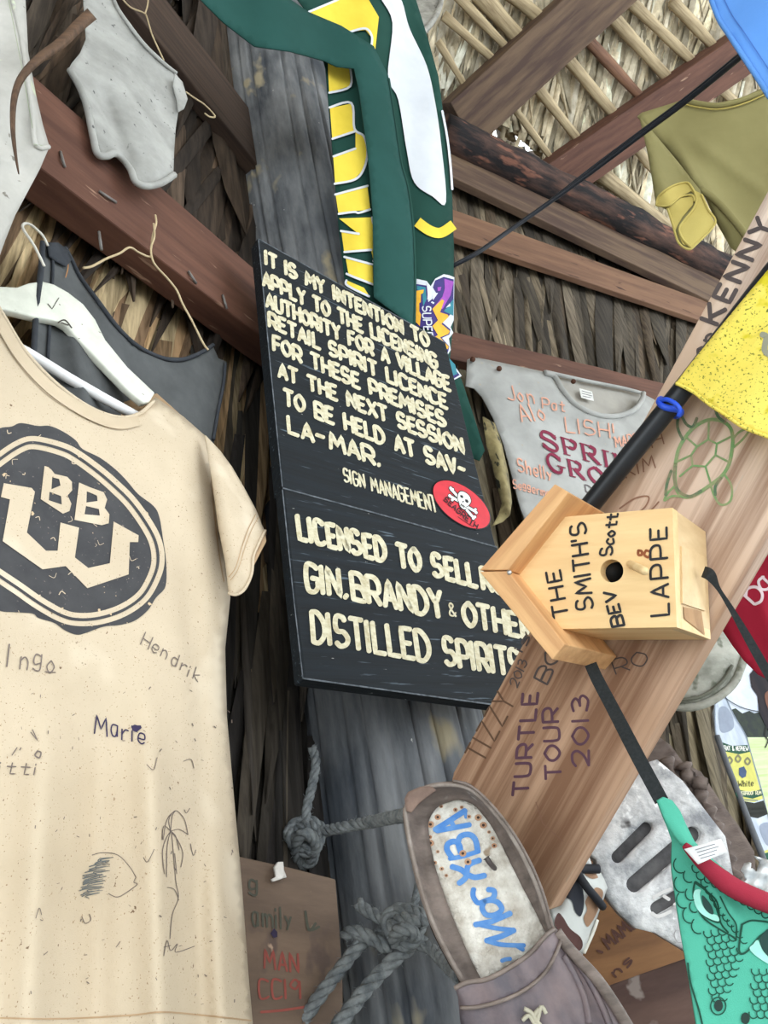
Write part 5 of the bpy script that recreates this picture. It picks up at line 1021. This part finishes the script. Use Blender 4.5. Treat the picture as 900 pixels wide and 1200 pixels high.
# ================================================================== black straps
def strap3(name, pts, ws, mat, label, th=.0016):
    P = [U(*p) for p in pts]; Q = curve3(P, 6); wq = [q.x for q in curve3([Vector((w, 0, 0)) for w in ws], 6)]; vs, fs = [], []
    for i, q in enumerate(Q):
        t = (Q[min(i + 1, len(Q) - 1)] - Q[max(i - 1, 0)]).normalized(); s = t.cross((EYE - q).normalized()).normalized(); vs += [q - s * wq[i] / 2, q + s * wq[i] / 2]
    for i in range(len(Q) - 1): fs.append((2 * i, 2 * i + 1, 2 * i + 3, 2 * i + 2))
    return tag(mobj(name, vs, fs, mat, None, None, False, th), label, 'strap')
web = mk('black_webbing', (44, 48, 50), (32, 36, 38), (300, 300, 300), rough=.8, bump=.3, dist=.001)
strap3('webbing_strap', [(692, 778, .90), (700, 796, .88), (718, 830, .84), (745, 882, .78), (775, 938, .735)], [.0145, .0145, .0145, .0145, .0140], web, 'flat black strap from under the birdhouse down to the green cloth')
strap3('webbing_strap', [(824, 670, .86), (832, 674, .85), (842, 690, .85), (856, 712, .85), (875, 745, .84), (892, 775, .83), (910, 806, .82)], [.013, .013, .005, .006, .009, .010, .010], web, 'twisted black strap from behind the birdhouse floor across the red flag')

# ================================================================== green cloth with a scaly creature face
GK = surf3((775, 940, .735), (900, 1070, .70), (820, 1200, .66), folds(vfold(775, 940, 860, 1080, 10, .010), vfold(810, 1000, 905, 1075, 8, .008), wav(.03, .012, 0, .005)))
gkm = cloth_m('sea_green_nylon', (84, 174, 150), (74, 160, 137), sc=5); gk = thing('green_cloth', GK.base(840, 1080), 'sea green nylon cloth printed with dark scales and creature eyes, bottom right corner', 'cloth')
sheet('cloth_body', [(771, 938), (778, 934), (788, 938), (797, 950), (804, 966), (814, 986), (832, 1004), (856, 1024), (905, 1062), (980, 1110), (1000, 1260), (826, 1260), (818, 1210), (808, 1150), (799, 1100), (793, 1060), (788, 1020), (787, 985), (780, 965)], GK, gkm, gk, 0, 7, .003)
sheet('folded_corner', [(771, 938), (778, 934), (788, 938), (797, 952), (806, 972), (816, 990), (806, 994), (798, 990), (792, 984), (784, 972), (777, 956)], GK.shift(.006), gkm, gk, 0, 4, .003)
z = lambda p: [(760 + x / 4.286, 920 + y / 4.286) for x, y in p]
gin = flat_m('dark_green_ink', (26, 74, 58), .8)
sc2 = []
def scale_(x, y, r, rot, w=1.5, k=1.15): sc2.append((z([(x + r * math.cos(rot + t) * (1 if abs(t) < 1.2 else .98), y + r * k * math.sin(rot + t)) for t in [(-1.35 + 2.7 * i / 10) for i in range(11)]]), w))
for x, y, r in ((162, 400, 36), (166, 495, 38), (178, 575, 38), (210, 650, 38), (252, 705, 36)): scale_(x, y, r, 2.6)
for x, y, r in ((205, 455, 30), (215, 545, 30), (232, 610, 26)): scale_(x, y, r, 2.5)
for row, n_ in enumerate((3, 4, 4, 5, 5, 4, 4, 3, 3, 2)):
    for c in range(n_):
        scale_(300 + c * 36 + row * 3 + (row % 2) * 14, 740 + row * 36 - c * 6, 23, 2.0, 1.4)
for k in range(12): scale_(240 + k * 22, 415 + k * 36 - max(0, k - 6) * 8, 22, 2.3, 1.3)
for row in range(7):
    for c in range(3): scale_(540 + c * 38 - row * 2 + (row % 2) * 16, 930 + row * 36, 23, 2.0, 1.4)
for k in range(9): scale_(300 + k * 36, 470 + k * 22, 20, 2.2, 1.3); 
strokes('scale_pattern', sc2, GK, gin, gk, .0012)
eye = [(232, 490), (226, 550), (255, 630), (300, 670), (355, 688), (345, 630), (325, 580), (285, 525), (240, 488)]
strokes('eye_outline', [(z(crom(eye + [eye[0]])), 2.2), (z(crom([(235, 492), (300, 540), (345, 590), (362, 690), (400, 740)])), 2), (z(crom([(225, 560), (270, 660), (350, 720), (420, 760), (440, 780)])), 2),
                         (z(crom([(470, 700), (455, 830), (490, 840), (560, 760), (610, 730)])), 2.4), (z(crom([(470, 700), (520, 680), (610, 690)])), 2.2), (z(crom([(197, 895), (210, 990), (250, 1120), (270, 1200)])), 2.2), (z(crom([(360, 560), (400, 640), (440, 700), (440, 770)])), 1.8)], GK, gin, gk, .0012)
for ew in ([z([(232, 530), (226, 570), (250, 630), (300, 668), (352, 684), (345, 655), (300, 640), (270, 600), (258, 550), (262, 525)]), z([(508, 822), (545, 862), (620, 905), (640, 870), (580, 840), (550, 780), (525, 800)])]): prints('eye_white', [ew], GK, flat_m('pale_aqua', (164, 228, 212)), gk, .0013, 5, True)
prints('eye_pupil', [z([(268, 555), (290, 570), (318, 610), (326, 648), (300, 640), (275, 605)]), z([(560, 770), (640, 710), (660, 880), (590, 850)])], GK, flat_m('pupil_dark', (34, 66, 60)), gk, .0016, 5, True)
prints('nostril', [z([(352 + 22 * math.cos(t), 1108 + 30 * math.sin(t)) for t in [i * math.pi / 8 for i in range(16)]]), z([(487 + 22 * math.cos(t), 1172 + 30 * math.sin(t)) for t in [i * math.pi / 8 for i in range(16)]])], GK, flat_m('nostril_dark', (34, 56, 50)), gk, .0013, 5)
strokes('nostril_ring', [(z([(350 + 38 * math.cos(t), 1110 + 44 * math.sin(t)) for t in [i * math.pi / 12 for i in range(25)]]), 1.5)], GK, gin, gk, .0012)
rd = cloth_m('crimson_piping', (158, 48, 66), (140, 40, 56), sc=8)
pts = curve3([GK(x, y, .012) for x, y in ((802, 990), (812, 1000), (830, 1017), (856, 1038), (884, 1052), (910, 1062), (960, 1082))], 6)
v, f = tube(pts, [.003 + .0062 * min(1, i / 16) for i in range(len(pts))], 12); mobj('red_piping', v, f, rd, gk)
TG = GK.shift(.040, lambda x, y: .003 * math.sin(x * .1))
tgx = sheet('care_tag', [(802, 995), (820, 990), (845, 983), (853, 999), (836, 1005), (818, 1013)], TG, flat_m('tag_white', (232, 232, 232)), gk, 0, 4, .0012)
strokes('tag_print', [([(815, 996), (838, 989)], .9), ([(817, 999), (842, 992)], .9), ([(819, 1003), (840, 996)], .9), ([(821, 1006), (838, 1001)], .9)], TG, flat_m('tag_ink', (120, 124, 130)), tgx, .001)

# ================================================================== red flag, white cap, rum poster, plastic
RFG = vsurf(880, 700, 1.12, -10, folds(wav(.05, -.05, 0, .006), vfold(880, 665, 930, 800, 12, .010)))
rfm = cloth_m('red_flag_cloth', (160, 36, 58), (144, 30, 50), sc=5); rg_ = thing('red_flag', RFG.base(880, 710), 'red cloth flag with white rounded letters at the right edge, behind the twisted strap', 'flag')
sheet('flag_cloth', [(930, 590), (900, 636), (870, 685), (845, 728), (846, 738), (858, 756), (872, 774), (888, 790), (906, 800), (980, 830), (1000, 600)], RFG, rfm, rg_, 0, 8, .003)
strokes('lettering', [([(865, 691), (884, 708)], 3.4), (crom([(874, 699), (876, 690), (886, 688), (893, 695), (892, 704), (885, 708)]), 3.4), (crom([(895, 676), (889, 681), (892, 690), (900, 690), (905, 682)]), 3.2), ([(893, 676), (908, 690)], 3.2), (crom([(902, 668), (906, 680), (918, 676)]), 3)], RFG, flat_m('flag_white', (226, 206, 212)), rg_, .001)
CAPS = vsurf(825, 785, 1.5, 10, lambda x, y: .07 * max(0, 1 - ((x - 815) / 62) ** 2 - ((y - 770) / 66) ** 2) ** .5)
cwm = mk('grubby_white_cotton', (180, 180, 170), (120, 122, 112), (12, 12, 20), .34, .62, .9, .5, .006, ((24, (104, 108, 94), .58, .08, (1, 1, 1)),))
cp = thing('baseball_hat', CAPS.base(825, 790), 'grubby white cap hanging behind the plank beside the red flag', 'cap')
sheet('crown', [(780, 720), (845, 722), (858, 745), (870, 768), (868, 776), (866, 790), (856, 806), (842, 816), (828, 822), (806, 826), (780, 826), (765, 800), (765, 760)], CAPS, cwm, cp, 0, 6, .006, curve=True)
seam('brim_edge', [(776, 826), (806, 829), (828, 824), (846, 814), (860, 800), (869, 780), (872, 768)], CAPS, .008, cwm, cp, .006)
seam('hatband', [(790, 820), (816, 818), (836, 808), (850, 794), (858, 780)], CAPS, .0032, mk('hatband_grey', (112, 114, 102)), cp, .006)
PS = vsurf(880, 900, 1.46, 30, folds(wav(.02, .0, 0, .006)))
po_ = [(842, 808), (846, 770), (868, 740), (960, 720), (1010, 740), (1010, 1100), (925, 1100), (906, 1036), (892, 1000), (872, 948), (852, 896), (840, 862), (836, 835)]
ps = thing('drink_poster', PS.base(880, 920), 'printed advertising poster with a clear rum bottle and lake view at the right edge', 'poster')
psm = mk('poster_sky', (176, 190, 214), (222, 226, 232), (9, 9, 9), rough=.45, bump=0)
sheet('poster_sheet', po_, PS, psm, ps, 0, 14, .004)
seam('rolled_edge', [(840, 862), (852, 896), (872, 948), (892, 1000), (906, 1036)], PS, .006, flat_m('poster_edge_grey', (110, 114, 120)), ps, .001, curve=False)
prints('tree_line', [[(856, 832), (862, 830), (870, 836), (878, 833), (884, 836), (892, 834), (1008, 838), (1008, 864), (876, 864), (864, 848)]], PS, mk('treeline', (44, 50, 54), (58, 66, 54), (60, 60, 60), bump=0), ps, .0008)
prints('water', [[(876, 864), (1008, 864), (1008, 1000), (900, 1000)]], PS, mk('pale_green_water', (210, 224, 180), (184, 204, 140), (4, 4, 70), bump=0, lo=.4, hi=.6), ps, .0008)
prints('bottle', [[(838, 818), (842, 812), (848, 815), (854, 822), (860, 838), (868, 850), (874, 862), (880, 885), (890, 920), (900, 960), (909, 1000), (912, 1010), (896, 1000), (880, 960), (862, 915), (848, 885), (839, 862), (838, 840)]], PS, mk('clear_glass_print', (208, 216, 226), (160, 172, 190), (26, 26, 9), bump=0, rough=.4), ps, .0014)
prints('bottle_shading', [[(842, 832), (850, 828), (858, 838), (860, 852), (852, 858), (844, 856)], [(890, 968), (904, 965), (909, 986), (898, 990)]], PS, flat_m('glass_grey_print', (150, 160, 178)), ps, .0018, 5, True)
bandg = flat_m('label_green', (30, 84, 62)); ylw = flat_m('label_yellow', (216, 212, 112)); blk = flat_m('label_black', (34, 36, 30))
prints('label_top_band', [[(844, 869), (858, 874), (876, 873), (879, 881), (866, 884), (847, 880)]], PS, bandg, ps, .0020)
prints('label_field', [[(847, 880), (866, 884), (879, 881), (888, 915), (894, 936), (884, 940), (866, 938), (856, 908)]], PS, ylw, ps, .0020)
prints('label_neck_band', [[(867, 938), (884, 941), (895, 938), (900, 954), (888, 959), (874, 956)]], PS, blk, ps, .0020)
prints('label_foot', [[(896, 1000), (912, 996), (1000, 1010), (1000, 1090), (920, 1090), (906, 1030)]], PS, bandg, ps, .0016)
strokes('label_gold_line', [([(897, 998), (912, 994)], 3)], PS, ylw, ps, .0022)
strokes('lettering', text('WRAY & NEPHEW', (846, 879), (877, 880), (-.6, -5.5), (-.6, -5), .8), PS, flat_m('label_white_ink', (238, 240, 232)), ps, .0026, 2)
strokes('lettering', text('White', (865, 922), (883, 921), (0, -7), None, .8) + text('WRAY & NEPHEW', (872, 950), (897, 948), (0, -3.4), None, .6) + text('JAMAICA RUM', (874, 955), (897, 953), (0, -2.6), None, .5), PS, blk, ps, .0026, 2)
strokes('label_medallions', [(crom([(x, y - 4), (x + 3, y), (x, y + 4), (x - 3, y), (x, y - 4)]), 2.2) for x, y in ((855, 891), (865, 889), (876, 892))], PS, flat_m('medal_grey', (130, 128, 96)), ps, .0026, 2)
prints('label_crest', [[(866, 900), (872, 898), (875, 904), (874, 910), (870, 912), (866, 908)]], PS, flat_m('crest_blue', (62, 84, 120)), ps, .0026, 3)
rb = [(862, 923), (868, 926), (880, 928), (892, 925), (894, 932), (882, 936), (868, 933), (866, 937), (862, 931)]
prints('label_ribbon', [rb], PS, bandg, ps, .0024, 4)
strokes('lettering', text('OVERPROOF RUM', (865, 932), (892, 931), (0, -4.4), None, .7), PS, flat_m('label_cream_ink', (226, 224, 190)), ps, .0030, 2)
strokes('bottle_outline', [(crom([(838, 820), (838, 842), (840, 864), (850, 890), (864, 920), (880, 960), (896, 1000)]), 1.2), (crom([(850, 816), (860, 838), (874, 862), (881, 886), (891, 920), (901, 960), (911, 1004)]), 1.2)], PS, flat_m('bottle_edge_grey', (132, 144, 160)), ps, .0019, 4)
strokes('label_rule', [([(870, 937), (888, 938)], 1.0)], PS, flat_m('rule_blue', (80, 110, 150)), ps, .0026, 2)
# half hidden long haired figure printed on the poster
prints('printed_figure', [[(879, 790), (884, 783), (896, 780), (930, 780), (960, 800), (960, 870), (910, 872), (897, 850), (890, 835), (888, 815), (881, 805)]], PS, mk('figure_dark_hair', (46, 38, 42), (28, 26, 34), (60, 60, 9), bump=0), ps, .0020)
prints('printed_face', [[(897, 812), (912, 808), (930, 815), (928, 840), (910, 845), (899, 828)]], PS, flat_m('face_brown', (122, 78, 58)), ps, .0026, 5, True)
strokes('printed_wire', [(crom([(844, 812), (856, 822), (872, 830), (890, 834)]), 1.0)], PS, flat_m('wire_dark', (56, 62, 72)), ps, .0030)
strokes('printed_curl', [(crom([(898, 852), (897, 862), (900, 868), (897, 876)]), 1.4)], PS, blk, ps, .0026)
PL = vsurf(880, 1018, 1.0, 0, folds(wav(.35, .2, 0, .008), wav(.1, -.4, 1, .006)))
tag(sheet('torn_plastic', [(868, 1020), (872, 1012), (878, 1010), (880, 1018), (886, 1022), (890, 1010), (886, 1004), (896, 1006), (904, 1010), (910, 1050), (896, 1052), (880, 1046), (868, 1040), (876, 1030)], PL, mk('white_plastic', (226, 228, 228), (206, 210, 212), rough=.4, bump=0), None, 0, 4, .003), 'torn white plastic scrap beside the red piping at the right edge', 'plastic')
